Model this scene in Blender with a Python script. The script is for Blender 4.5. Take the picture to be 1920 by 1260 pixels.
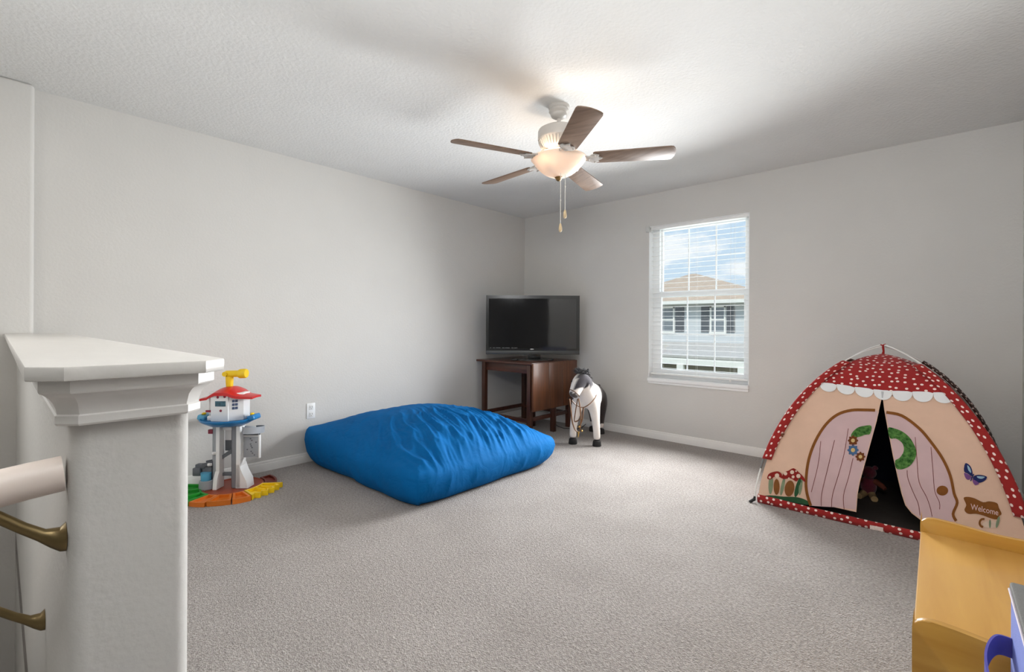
import bpy, bmesh, math, random
from math import sin, cos, pi, radians, sqrt
from mathutils import Vector, Matrix, noise

random.seed(7)
for o in list(bpy.data.objects):
    bpy.data.objects.remove(o, do_unlink=True)
scene = bpy.context.scene
COL = scene.collection

# ------------------------------------------------------------------ camera
YAW, ROLL, FPX, HOR, CH = 0.7371, 0.00488, 875.4, 609.5, 1.12
cam_d = bpy.data.cameras.new('camera')
cam = bpy.data.objects.new('camera', cam_d)
COL.objects.link(cam)
cam_d.sensor_width = 36.0
cam_d.lens = FPX / 1920 * 36.0
cam_d.shift_y = -(630 - HOR) / 1920
cam_d.clip_start = 0.02
cam_d.clip_end = 400
cam.matrix_world = (Matrix.Translation((0, 0, CH)) @ Matrix.Rotation(YAW, 4, 'Z')
                    @ Matrix.Rotation(pi / 2, 4, 'X') @ Matrix.Rotation(ROLL, 4, 'Z'))
scene.camera = cam

# ------------------------------------------------------------------ view
vs = scene.view_settings
scene.display_settings.display_device = 'sRGB'
vs.view_transform = 'Standard'
vs.look = 'None'
vs.exposure = 0.34
vs.gamma = 1.0
vs.use_curve_mapping = False


def lin(c):
    r = []
    for v in c[:3]:
        v = v / 255.0
        r.append(v / 12.92 if v <= 0.04045 else ((v + 0.055) / 1.055) ** 2.4)
    return (r[0], r[1], r[2], 1.0)


# ------------------------------------------------------------------ sky
world = bpy.data.worlds.new('sky')
scene.world = world
world.use_nodes = True
wt = world.node_tree
wt.nodes.clear()
w_out = wt.nodes.new('ShaderNodeOutputWorld')
w_bg = wt.nodes.new('ShaderNodeBackground')
w_tc = wt.nodes.new('ShaderNodeTexCoord')
w_sep = wt.nodes.new('ShaderNodeSeparateXYZ')
w_ramp = wt.nodes.new('ShaderNodeValToRGB')
w_map = wt.nodes.new('ShaderNodeMapping')
w_noise = wt.nodes.new('ShaderNodeTexNoise')
w_cl = wt.nodes.new('ShaderNodeValToRGB')
w_mix = wt.nodes.new('ShaderNodeMixRGB')
w_ramp.color_ramp.elements[0].position = 0.0
w_ramp.color_ramp.elements[0].color = lin((214, 230, 244))
w_ramp.color_ramp.elements[1].position = 0.55
w_ramp.color_ramp.elements[1].color = lin((150, 192, 232))
w_map.inputs['Scale'].default_value = (5.0, 5.0, 11.0)
w_noise.inputs['Scale'].default_value = 1.6
w_noise.inputs['Detail'].default_value = 6
w_noise.inputs['Roughness'].default_value = 0.52
w_cl.color_ramp.elements[0].position = 0.50
w_cl.color_ramp.elements[0].color = (0, 0, 0, 1)
w_cl.color_ramp.elements[1].position = 0.60
w_cl.color_ramp.elements[1].color = (1, 1, 1, 1)
w_mix.inputs['Color2'].default_value = lin((246, 248, 252))
wt.links.new(w_tc.outputs['Generated'], w_sep.inputs[0])
wt.links.new(w_sep.outputs['Z'], w_ramp.inputs[0])
wt.links.new(w_tc.outputs['Generated'], w_map.inputs[0])
wt.links.new(w_map.outputs[0], w_noise.inputs['Vector'])
wt.links.new(w_noise.outputs['Fac'], w_cl.inputs[0])
wt.links.new(w_cl.outputs[0], w_mix.inputs['Fac'])
wt.links.new(w_ramp.outputs[0], w_mix.inputs['Color1'])
wt.links.new(w_mix.outputs[0], w_bg.inputs['Color'])
wt.links.new(w_bg.outputs[0], w_out.inputs['Surface'])
w_bg.inputs['Strength'].default_value = 0.88


# ------------------------------------------------------------------ lights
def area(name, loc, direction, sx, sy, power, color, spread=180):
    d = bpy.data.lights.new(name, 'AREA')
    d.shape = 'RECTANGLE'
    d.size, d.size_y = sx, sy
    d.energy = power
    d.color = color
    d.spread = radians(spread)
    o = bpy.data.objects.new(name, d)
    COL.objects.link(o)
    o.location = loc
    o.rotation_euler = Vector(direction).to_track_quat('-Z', 'Y').to_euler()
    return o


sun_d = bpy.data.lights.new('sun', 'SUN')
sun_d.energy = 2.3
sun_d.angle = radians(1.0)
sun_d.color = (1.0, 0.96, 0.9)
sun = bpy.data.objects.new('sun', sun_d)
COL.objects.link(sun)
sun.rotation_euler = Vector((-0.35, 0.75, -1.0)).to_track_quat('-Z', 'Y').to_euler()

# daylight entering by the window of the loft: on the panes from outside, and past the blind into the room
pane_light = area('window_sky_glow', (-1.67, 4.66, 1.42), (0, -1, -0.10), 1.05, 1.60, 10, (0.96, 0.985, 1.0))
window_light = area('window_daylight', (-1.67, 4.285, 1.17), (0, -1, -0.15), 0.90, 1.08, 61, (0.96, 0.985, 1.0), spread=128)
# lamps of the landing and the stairs behind the camera
hall_light = area('landing_ceiling_light', (1.3, -1.2, 2.40), (0, 0, -1), 0.6, 0.6, 3, (1.0, 0.93, 0.85))
stair_light = area('stairwell_ceiling_light', (-2.2, -0.5, 2.40), (0, 0, -1), 0.4, 0.4, 5, (1.0, 0.9, 0.8))
# unseen fill added beside the camera to brighten the ceiling and end wall
room_fill = area('added_room_fill', (0.0, -0.1, 1.96), (-0.08, 0.9, 1), 0.5, 0.5, 32, (0.98, 0.99, 1.0))
# fill added high over the stairs for the end wall; no window there
stair_fill = area('added_stair_fill', (-2.0, -0.97, 1.75), (0.45, 1, -0.02), 1.1, 0.8, 10, (0.95, 0.98, 1.0))


# ------------------------------------------------------------------ pixel helper (1920 x 1260 frame)
CF = Vector((-sin(YAW), cos(YAW), 0))
CR = Vector((cos(YAW), sin(YAW), 0))
CU = Vector((0, 0, 1))
EYE = Vector((0, 0, CH))


def ray(px, py):
    dx, dy = px - 960, py - HOR
    c, s = cos(ROLL), sin(ROLL)
    return CF + CR * ((dx * c + dy * s) / FPX) - CU * ((-dx * s + dy * c) / FPX)


def proj(p):
    v = Vector(p) - EYE
    t = v.dot(CF)
    ux, uy = v.dot(CR) / t * FPX, -v.z / t * FPX
    c, s = cos(ROLL), sin(ROLL)
    return 960 + ux * c - uy * s, HOR + ux * s + uy * c


# ------------------------------------------------------------------ materials
MATS = {}


def mat(name, col, rough=0.6, metal=0.0, var=0.0, vscale=8.0, bump=0.0, bscale=150.0, spec=0.5,
        stretch=None, detail=3, sheen=0.0, coat=0.0, col2=None):
    """Principled material with procedural colour variation and fine relief, in object (metre) space."""
    if name in MATS:
        return MATS[name]
    m = bpy.data.materials.new(name)
    m.use_nodes = True
    nt = m.node_tree
    b = nt.nodes['Principled BSDF']
    c = lin(col)
    b.inputs['Base Color'].default_value = c
    b.inputs['Roughness'].default_value = rough
    b.inputs['Metallic'].default_value = metal
    b.inputs['Specular IOR Level'].default_value = spec
    if sheen:
        b.inputs['Sheen Weight'].default_value = sheen
    if coat:
        b.inputs['Coat Weight'].default_value = coat
    tc = nt.nodes.new('ShaderNodeTexCoord')
    src = tc.outputs['Object']
    if stretch:
        mp = nt.nodes.new('ShaderNodeMapping')
        mp.inputs['Scale'].default_value = stretch
        nt.links.new(src, mp.inputs[0])
        src = mp.outputs[0]
    if var or col2:
        n = nt.nodes.new('ShaderNodeTexNoise')
        n.inputs['Scale'].default_value = vscale
        n.inputs['Detail'].default_value = detail
        nt.links.new(src, n.inputs['Vector'])
        rp = nt.nodes.new('ShaderNodeValToRGB')
        rp.color_ramp.elements[0].position = 0.3
        rp.color_ramp.elements[1].position = 0.7
        if col2:
            rp.color_ramp.elements[0].color = c
            rp.color_ramp.elements[1].color = lin(col2)
        else:
            rp.color_ramp.elements[0].color = tuple(min(1, x * (1 - var)) for x in c[:3]) + (1,)
            rp.color_ramp.elements[1].color = tuple(min(1, x * (1 + var)) for x in c[:3]) + (1,)
        nt.links.new(n.outputs['Fac'], rp.inputs[0])
        nt.links.new(rp.outputs[0], b.inputs['Base Color'])
    if bump:
        n2 = nt.nodes.new('ShaderNodeTexNoise')
        n2.inputs['Scale'].default_value = bscale
        n2.inputs['Detail'].default_value = 3
        nt.links.new(src, n2.inputs['Vector'])
        bp = nt.nodes.new('ShaderNodeBump')
        bp.inputs['Strength'].default_value = 1.0
        bp.inputs['Distance'].default_value = bump
        nt.links.new(n2.outputs['Fac'], bp.inputs['Height'])
        nt.links.new(bp.outputs[0], b.inputs['Normal'])
    MATS[name] = m
    return m


def carpet_material():
    m = bpy.data.materials.new('carpet')
    m.use_nodes = True
    nt = m.node_tree
    b = nt.nodes['Principled BSDF']
    b.inputs['Roughness'].default_value = 0.95
    b.inputs['Specular IOR Level'].default_value = 0.1
    b.inputs['Sheen Weight'].default_value = 0.15
    tc = nt.nodes.new('ShaderNodeTexCoord')
    n1 = nt.nodes.new('ShaderNodeTexNoise')
    n1.inputs['Scale'].default_value = 85
    n1.inputs['Detail'].default_value = 3
    n1.inputs['Roughness'].default_value = 0.7
    n2 = nt.nodes.new('ShaderNodeTexNoise')
    n2.inputs['Scale'].default_value = 3.2
    n2.inputs['Detail'].default_value = 5
    v = nt.nodes.new('ShaderNodeTexVoronoi')
    v.inputs['Scale'].default_value = 190
    for n in (n1, n2, v):
        nt.links.new(tc.outputs['Object'], n.inputs['Vector'])
    r1 = nt.nodes.new('ShaderNodeValToRGB')
    r1.color_ramp.elements[0].position = 0.33
    r1.color_ramp.elements[0].color = lin((140, 133, 128))
    r1.color_ramp.elements[1].position = 0.68
    r1.color_ramp.elements[1].color = lin((188, 181, 176))
    r2 = nt.nodes.new('ShaderNodeValToRGB')
    r2.color_ramp.elements[0].position = 0.35
    r2.color_ramp.elements[0].color = (0.90, 0.895, 0.89, 1)
    r2.color_ramp.elements[1].position = 0.62
    r2.color_ramp.elements[1].color = (1, 1, 1, 1)
    mx = nt.nodes.new('ShaderNodeMixRGB')
    mx.blend_type = 'MULTIPLY'
    mx.inputs['Fac'].default_value = 1.0
    nt.links.new(n1.outputs['Fac'], r1.inputs[0])
    nt.links.new(n2.outputs['Fac'], r2.inputs[0])
    nt.links.new(r1.outputs[0], mx.inputs['Color1'])
    nt.links.new(r2.outputs[0], mx.inputs['Color2'])
    nt.links.new(mx.outputs[0], b.inputs['Base Color'])
    ad = nt.nodes.new('ShaderNodeMath')
    ad.operation = 'ADD'
    nt.links.new(n1.outputs['Fac'], ad.inputs[0])
    nt.links.new(v.outputs['Distance'], ad.inputs[1])
    bp = nt.nodes.new('ShaderNodeBump')
    bp.inputs['Distance'].default_value = 0.005
    bp.inputs['Strength'].default_value = 0.9
    nt.links.new(ad.outputs[0], bp.inputs['Height'])
    nt.links.new(bp.outputs[0], b.inputs['Normal'])
    return m


def wood_material(name, c1, c2, axis='x', scale=1.0, rough=0.45, coat=0.0):
    m = bpy.data.materials.new(name)
    m.use_nodes = True
    nt = m.node_tree
    b = nt.nodes['Principled BSDF']
    b.inputs['Roughness'].default_value = rough
    b.inputs['Coat Weight'].default_value = coat
    tc = nt.nodes.new('ShaderNodeTexCoord')
    mp = nt.nodes.new('ShaderNodeMapping')
    s = {'x': (1.2, 16, 16), 'y': (16, 1.2, 16), 'z': (16, 16, 1.2)}[axis]
    mp.inputs['Scale'].default_value = tuple(k * scale for k in s)
    n = nt.nodes.new('ShaderNodeTexNoise')
    n.inputs['Scale'].default_value = 2.2
    n.inputs['Detail'].default_value = 6
    n.inputs['Distortion'].default_value = 0.6
    r = nt.nodes.new('ShaderNodeValToRGB')
    r.color_ramp.elements[0].position = 0.3
    r.color_ramp.elements[0].color = lin(c1)
    r.color_ramp.elements[1].position = 0.7
    r.color_ramp.elements[1].color = lin(c2)
    nt.links.new(tc.outputs['Object'], mp.inputs[0])
    nt.links.new(mp.outputs[0], n.inputs['Vector'])
    nt.links.new(n.outputs['Fac'], r.inputs[0])
    nt.links.new(r.outputs[0], b.inputs['Base Color'])
    bp = nt.nodes.new('ShaderNodeBump')
    bp.inputs['Distance'].default_value = 0.0008
    nt.links.new(n.outputs['Fac'], bp.inputs['Height'])
    nt.links.new(bp.outputs[0], b.inputs['Normal'])
    return m


# ------------------------------------------------------------------ mesh building
class B:
    """Collects shapes (world coordinates) and links them as ONE mesh object."""

    def __init__(self, M=None):
        self.bm = bmesh.new()
        self.M = M or Matrix.Identity(4)

    def box(self, lo, hi, bevel=0.0, seg=2, rot=None):
        lo, hi = Vector(lo), Vector(hi)
        c, s = (lo + hi) / 2, hi - lo
        mtx = Matrix.Translation(c) @ (rot or Matrix.Identity(4)) @ Matrix.Diagonal((s.x, s.y, s.z, 1))
        r = bmesh.ops.create_cube(self.bm, size=1.0, matrix=self.M @ mtx)
        if bevel:
            es = set()
            for v in r['verts']:
                es.update(v.link_edges)
            bmesh.ops.bevel(self.bm, geom=list(es), offset=bevel, segments=seg, affect='EDGES', profile=0.5)
        return self

    def faces(self, verts, faces):
        vs_ = [self.bm.verts.new(self.M @ Vector(v)) for v in verts]
        for f in faces:
            try:
                self.bm.faces.new([vs_[i] for i in f])
            except ValueError:
                pass
        return self

    def tube(self, pts, r, seg=10, caps=True, closed=False, flat=None):
        pts = [Vector(p) for p in pts]
        n = len(pts)
        rs = r if isinstance(r, (list, tuple)) else [r] * n
        rings = []
        up = None
        for i, p in enumerate(pts):
            if closed:
                t = (pts[(i + 1) % n] - pts[i - 1]).normalized()
            else:
                t = (pts[min(i + 1, n - 1)] - pts[max(i - 1, 0)]).normalized()
            if up is None:
                up = Vector((0, 0, 1)) if abs(t.z) < 0.9 else Vector((1, 0, 0))
            a = t.cross(up)
            if a.length < 1e-6:
                a = t.orthogonal()
            a.normalize()
            bb = a.cross(t).normalized()
            up = bb
            ring = []
            for k in range(seg):
                th = 2 * pi * k / seg
                off = a * cos(th) * rs[i] + bb * sin(th) * rs[i] * (flat or 1.0)
                ring.append(self.bm.verts.new(self.M @ (p + off)))
            rings.append(ring)
        m = n if closed else n - 1
        for i in range(m):
            A, C = rings[i], rings[(i + 1) % n]
            for k in range(seg):
                self.bm.faces.new((A[k], A[(k + 1) % seg], C[(k + 1) % seg], C[k]))
        if caps and not closed:
            self.bm.faces.new(list(reversed(rings[0])))
            self.bm.faces.new(rings[-1])
        return self

    def lathe(self, prof, c=(0, 0, 0), seg=40, cap=True):
        c = Vector(c)
        rings = []
        for r, z in prof:
            if r < 1e-5:
                rings.append([self.bm.verts.new(self.M @ (c + Vector((0, 0, z))))])
            else:
                rings.append([self.bm.verts.new(self.M @ (c + Vector((r * cos(2 * pi * k / seg), r * sin(2 * pi * k / seg), z))))
                              for k in range(seg)])
        for i in range(len(rings) - 1):
            A, C = rings[i], rings[i + 1]
            for k in range(seg):
                k2 = (k + 1) % seg
                if len(A) == 1 and len(C) == 1:
                    continue
                if len(A) == 1:
                    self.bm.faces.new((A[0], C[k2], C[k]))
                elif len(C) == 1:
                    self.bm.faces.new((A[k], A[k2], C[0]))
                else:
                    self.bm.faces.new((A[k], A[k2], C[k2], C[k]))
        return self

    def prism(self, poly, frame, depth, bevel=0.0):
        """poly 2D in the plane of frame (4x4: x,y in plane), extruded along its z by depth."""
        T = self.M @ frame
        n = len(poly)
        a = [self.bm.verts.new(T @ Vector((p[0], p[1], 0))) for p in poly]
        b = [self.bm.verts.new(T @ Vector((p[0], p[1], depth))) for p in poly]
        f0 = self.bm.faces.new(list(reversed(a)))
        f1 = self.bm.faces.new(b)
        for i in range(n):
            self.bm.faces.new((a[i], a[(i + 1) % n], b[(i + 1) % n], b[i]))
        if bevel:
            es = list(f0.edges) + list(f1.edges)
            bmesh.ops.bevel(self.bm, geom=es, offset=bevel, segments=2, affect='EDGES', profile=0.5)
        return self

    def ball(self, c, r, scale=(1, 1, 1), seg=20, rot=None):
        mtx = Matrix.Translation(Vector(c)) @ (rot or Matrix.Identity(4)) @ Matrix.Diagonal((scale[0], scale[1], scale[2], 1))
        bmesh.ops.create_uvsphere(self.bm, u_segments=seg, v_segments=max(6, seg // 2), radius=r, matrix=self.M @ mtx)
        return self

    def obj(self, name, material, parent=None, angle=40, base=None):
        bm = self.bm
        bmesh.ops.recalc_face_normals(bm, faces=bm.faces)
        me = bpy.data.meshes.new(name)
        origin = root_of(parent).location if parent else (Vector(base) if base is not None else Vector((0, 0, 0)))
        for v in bm.verts:
            v.co -= origin
        bm.to_mesh(me)
        bm.free()
        me.materials.append(material)
        for p in me.polygons:
            p.use_smooth = True
        me.set_sharp_from_angle(angle=radians(angle))
        o = bpy.data.objects.new(name, me)
        COL.objects.link(o)
        if parent:
            o.parent = parent
        else:
            o.location = origin
        return o


def root_of(o):
    while o.parent:
        o = o.parent
    return o


def thing(name, label, cat, loc=(0, 0, 0), group=None):
    o = bpy.data.objects.new(name, None)
    o.empty_display_size = 0.05
    COL.objects.link(o)
    o.location = loc
    o['label'] = label
    o['category'] = cat
    if group:
        o['group'] = group
    return o


def tag(o, label, cat, group=None):
    o['label'] = label
    o['category'] = cat
    if group:
        o['group'] = group
    return o


def struct(o, label=None):
    o['kind'] = 'structure'
    if label:
        o['label'] = label
    return o


def copy_part(o, parent, loc):
    c = o.copy()
    COL.objects.link(c)
    c.parent = parent
    c.location = loc
    return c

# ================================================================== THE ROOM
XL, XR, YB, H = -3.782, 0.41, 4.392, 2.44
XS = -3.70                     # face of the stairwell end wall
WALL = mat('wall_paint', (214, 212, 208), rough=0.75, var=0.015, vscale=3, bump=0.0012, bscale=70, spec=0.25)
CEIL = mat('ceiling_paint', (232, 232, 230), rough=0.9, var=0.012, vscale=6, bump=0.004, bscale=55, spec=0.15)
TRIM = mat('trim_paint', (236, 234, 230), rough=0.35, var=0.01, vscale=10, bump=0.0003, bscale=60)
WHITE_VINYL = mat('white_vinyl', (244, 245, 245), rough=0.35, var=0.008, vscale=12)
CARPET = carpet_material()

b = B()
b.box((XL, 0.20, -0.12), (XR, YB, 0.0))
b.box((-0.95, -4.6, -0.12), (4.2, 0.20, 0.0))
b.box((XR, 0.20, -0.12), (4.2, 0.70, 0.0))
b.box((XS, 0.069, -0.12), (-0.95, 0.20, 0.0))
struct(b.obj('floor', CARPET), 'beige grey cut pile carpet covering the loft floor')

b = B()
b.box((-4.0, -4.75, H), (4.35, 4.60, H + 0.12))
struct(b.obj('ceiling', CEIL), 'white ceiling with a knockdown texture')

b = B()
b.box((XL - 0.12, 0.134, -0.12), (XL, YB + 0.15, H))
struct(b.obj('wall_left', WALL), 'long pale greige wall on the left')

# window opening in the back wall
OX0, OX1, OZ0, OZ1 = -2.135, -1.203, 0.618, 2.112
b = B()
b.box((XL - 0.12, YB, -0.12), (OX0, YB + 0.15, H))
b.box((OX1, YB, -0.12), (XR + 0.12, YB + 0.15, H))
b.box((OX0, YB, -0.12), (OX1, YB + 0.15, OZ0 - 0.05))
b.box((OX0, YB, OZ1), (OX1, YB + 0.15, H))
struct(b.obj('wall_back', WALL), 'pale greige end wall with the window')

b = B()
b.box((XR, 0.70, -0.12), (XR + 0.12, YB, H))
b.box((XR + 0.12, 0.70, -0.12), (4.32, 0.82, H))
struct(b.obj('wall_right', WALL), 'greige wall on the right behind the tent and the bench')
b = B()
b.box((4.2, -4.72, -0.12), (4.32, 0.70, H))
struct(b.obj('wall_landing', WALL), 'greige wall of the landing')
b = B()
b.box((-0.95, -4.72, -0.12), (4.2, -4.6, H))
b.box((-1.07, -4.72, -0.12), (-0.95, -1.0, H))
struct(b.obj('wall_front', WALL), 'greige wall behind the camera')
b = B()
b.box((-3.90, -1.12, -2.9), (-1.07, -1.0, H))
struct(b.obj('wall_stair_side', WALL), 'greige wall along the far side of the stairs')
b = B()
b.box((-3.90, -1.0, -2.9), (XS, 0.134, H), bevel=0.02, seg=5)
struct(b.obj('wall_stair_end', WALL), 'full height wall corner above the stairs with a rounded edge')

# stairs going down behind the half wall
b = B()
for i in range(11):
    x1 = -0.95 - 0.25 * i
    z = -0.18 * (i + 1)
    b.box((x1 - 0.25, -1.0, z - 0.9), (x1, 0.069, z), bevel=0.008, seg=2)
struct(b.obj('floor_stairs', CARPET), 'carpeted stair flight going down')

# half wall beside the stairs
PY0, PY1, PXE = 0.069, 0.216, -0.912
PZ = 1.04


def pony_outline(off, ch):
    """plan outline of the half wall grown by off, with the end corners cut by ch"""
    x1 = PXE + off
    return [(XS, PY0 - off), (x1 - ch, PY0 - off), (x1, PY0 - off + ch), (x1, PY1 + off - ch),
            (x1 - ch, PY1 + off), (XS, PY1 + off)]


b = B()
R_ = 0.022
prof = [(XS, PY0)]
for k in range(9):
    a = -pi / 2 + k * pi / 16
    prof.append((PXE - R_ + R_ * cos(a), PY0 + R_ + R_ * sin(a)))
for k in range(9):
    a = k * pi / 16
    prof.append((PXE - R_ + R_ * cos(a), PY1 - R_ + R_ * sin(a)))
prof.append((XS, PY1))
b.prism(prof, Matrix.Translation((0, 0, -2.4)), PZ - 0.005 + 2.4)
pony = struct(b.obj('wall_half', WALL, angle=50), 'textured half wall with rounded corners beside the stairs')

# crown moulding under the cap
b = B()
steps = [(0.0005, 0.974, 0.018), (0.013, 0.974, 0.022), (0.0145, 0.977, 0.0225), (0.0145, 0.988, 0.0225), (0.0125, 0.990, 0.022),
         (0.0135, 0.997, 0.022), (0.0165, 1.006, 0.024), (0.0215, 1.014, 0.026), (0.027, 1.0195, 0.028), (0.031, 1.022, 0.030),
         (0.032, 1.0245, 0.030), (0.032, 1.0405, 0.030)]
rings = []
for off, z, ch in steps:
    rings.append([(x, y, z) for x, y in pony_outline(off, ch)])
vv, ff = [], []
for r in rings:
    vv += r
n = 6
for i in range(len(rings) - 1):
    for k in range(n - 1):
        ff.append((i * n + k, i * n + k + 1, (i + 1) * n + k + 1, (i + 1) * n + k))
ff.append(tuple(range((len(rings) - 1) * n, len(rings) * n)))
b.faces(vv, ff)
struct(b.obj('trim_1', TRIM, angle=25), 'white crown moulding wrapped around the top of the half wall')
# cap board
b = B()
b.prism(pony_outline(0.045, 0.036), Matrix.Translation((0, 0, 1.0405)), 0.0205, bevel=0.0025)
struct(b.obj('trim_2', mat('cap_paint', (222, 219, 214), rough=0.28, var=0.02, vscale=25, bump=0.0006, bscale=40, stretch=(0.3, 1, 1)), angle=30),
       'white painted cap board on the half wall')

# baseboards
def baseboard(name, p0, p1, inward, lab):
    """moulded board along p0-p1 on the floor; inward = unit 2D vector into the room"""
    p0, p1, nn = Vector((p0[0], p0[1], 0)), Vector((p1[0], p1[1], 0)), Vector((inward[0], inward[1], 0))
    prof_ = [(0.0, 0.0), (0.013, 0.0), (0.013, 0.052), (0.011, 0.058), (0.0095, 0.060), (0.0095, 0.068), (0.006, 0.076), (0.0, 0.078)]
    v_, f_ = [], []
    for q in (p0, p1):
        for d, z in prof_:
            v_.append(q + nn * d + Vector((0, 0, z)))
    k = len(prof_)
    for i in range(k):
        f_.append((i, (i + 1) % k, k + (i + 1) % k, k + i))
    f_ += [tuple(range(k)), tuple(range(2 * k - 1, k - 1, -1))]
    bb = B()
    bb.faces(v_, f_)
    return struct(bb.obj(name, TRIM, angle=25), lab)


baseboard('baseboard_left', (XL, PY1), (XL, YB), (1, 0), 'white moulded baseboard along the left wall')
baseboard('baseboard_back', (XL + 0.013, YB), (XR, YB), (0, -1), 'white moulded baseboard along the window wall')
baseboard('baseboard_right', (XR, 0.70), (XR, YB - 0.013), (-1, 0), 'white moulded baseboard along the right wall')

# ------------------------------------------------------------------ window
def glass_material():
    m = bpy.data.materials.new('window_glass')
    m.use_nodes = True
    nt = m.node_tree
    nt.nodes.clear()
    o = nt.nodes.new('ShaderNodeOutputMaterial')
    t = nt.nodes.new('ShaderNodeBsdfTransparent')
    t.inputs['Color'].default_value = (0.95, 0.97, 0.97, 1)
    g = nt.nodes.new('ShaderNodeBsdfGlossy')
    g.inputs['Roughness'].default_value = 0.02
    n = nt.nodes.new('ShaderNodeTexNoise')
    n.inputs['Scale'].default_value = 4
    mr = nt.nodes.new('ShaderNodeMapRange')
    mr.inputs['To Min'].default_value = 0.03
    mr.inputs['To Max'].default_value = 0.045
    mx = nt.nodes.new('ShaderNodeMixShader')
    nt.links.new(n.outputs['Fac'], mr.inputs['Value'])
    nt.links.new(mr.outputs[0], mx.inputs['Fac'])
    nt.links.new(t.outputs[0], mx.inputs[1])
    nt.links.new(g.outputs[0], mx.inputs[2])
    nt.links.new(mx.outputs[0], o.inputs['Surface'])
    return m


GLASS = glass_material()
win = bpy.data.objects.new('window_1', None)
COL.objects.link(win)
win.location = (-1.67, YB + 0.09, OZ0)
struct(win, 'white single hung window with a grid of small panes')
GX0, GX1 = -2.062, -1.246          # daylight opening of both sashes
MZ0, MZ1 = 1.404, 1.462            # meeting rail
# outer frame
b = B()
b.box((OX0, 4.475, OZ0 - 0.05), (GX0 + 0.004, 4.542, OZ1))
b.box((GX1 - 0.004, 4.475, OZ0 - 0.05), (OX1, 4.542, OZ1))
b.box((OX0, 4.475, OZ1 - 0.028), (OX1, 4.542, OZ1))
b.box((OX0, 4.470, OZ0 - 0.05), (OX1, 4.542, OZ0 + 0.02), bevel=0.004)
b.obj('frame', WHITE_VINYL, win)
# painted returns of the opening
b = B()
b.box((OX0 - 0.001, YB + 0.001, OZ0 - 0.02), (OX0 + 0.006, 4.476, OZ1))
b.box((OX1 - 0.006, YB + 0.001, OZ0 - 0.02), (OX1 + 0.001, 4.476, OZ1))
b.box((OX0, YB + 0.001, OZ1 - 0.006), (OX1, 4.476, OZ1 + 0.001))
b.obj('reveal', WHITE_VINYL, win)
# stool (inner sill) with a rounded nose
b = B()
b.box((OX0 - 0.004, YB - 0.030, OZ0 - 0.052), (OX1 + 0.004, YB + 0.10, OZ0 - 0.012), bevel=0.012, seg=4)
b.box((OX0 - 0.002, YB - 0.014, OZ0 - 0.072), (OX1 + 0.002, YB - 0.001, OZ0 - 0.050), bevel=0.004, seg=2)
b.obj('sill', WHITE_VINYL, win)


def sash(name, y0, z0, z1, rail_b, rail_t, zmid):
    bb = B()
    bb.box((GX0 - 0.01, y0, z0), (GX0 + 0.022, y0 + 0.03, z1), bevel=0.003)
    bb.box((GX1 - 0.022, y0, z0), (GX1 + 0.01, y0 + 0.03, z1), bevel=0.003)
    bb.box((GX0 + 0.02, y0, z0), (GX1 - 0.02, y0 + 0.03, z0 + rail_b), bevel=0.003)
    bb.box((GX0 + 0.02, y0, z1 - rail_t), (GX1 - 0.02, y0 + 0.03, z1), bevel=0.003)
    s = bb.obj(name, WHITE_VINYL, win)
    xa, xb = GX0 + 0.022, GX1 - 0.022
    za, zb = z0 + rail_b, z1 - rail_t
    w = (xb - xa) / 3
    for k in (1, 2):
        m_ = B()
        m_.box((xa + k * w - 0.006, y0 + 0.010, za), (xa + k * w + 0.006, y0 + 0.022, zb), bevel=0.002)
        m_.obj('muntin', WHITE_VINYL, s)
    for k in range(3):
        m_ = B()
        m_.box((xa + k * w + 0.006 * (k > 0), y0 + 0.010, zmid - 0.006), (xa + (k + 1) * w - 0.006 * (k < 2), y0 + 0.022, zmid + 0.006), bevel=0.002)
        m_.obj('muntin', WHITE_VINYL, s)
        for (c0, c1) in ((za, zmid - 0.006), (zmid + 0.006, zb)):
            g = B()
            g.box((xa + k * w + 0.006 * (k > 0), y0 + 0.0145, c0), (xa + (k + 1) * w - 0.006 * (k < 2), y0 + 0.0175, c1))
            g.obj('pane', GLASS, s)
    return s


sash('upper_sash', 4.507, MZ0, OZ1 - 0.026, 0.055, 0.012, 1.782)
sash('lower_sash', 4.476, OZ0 + 0.018, MZ1, 0.052, 0.052, 1.040)

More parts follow.
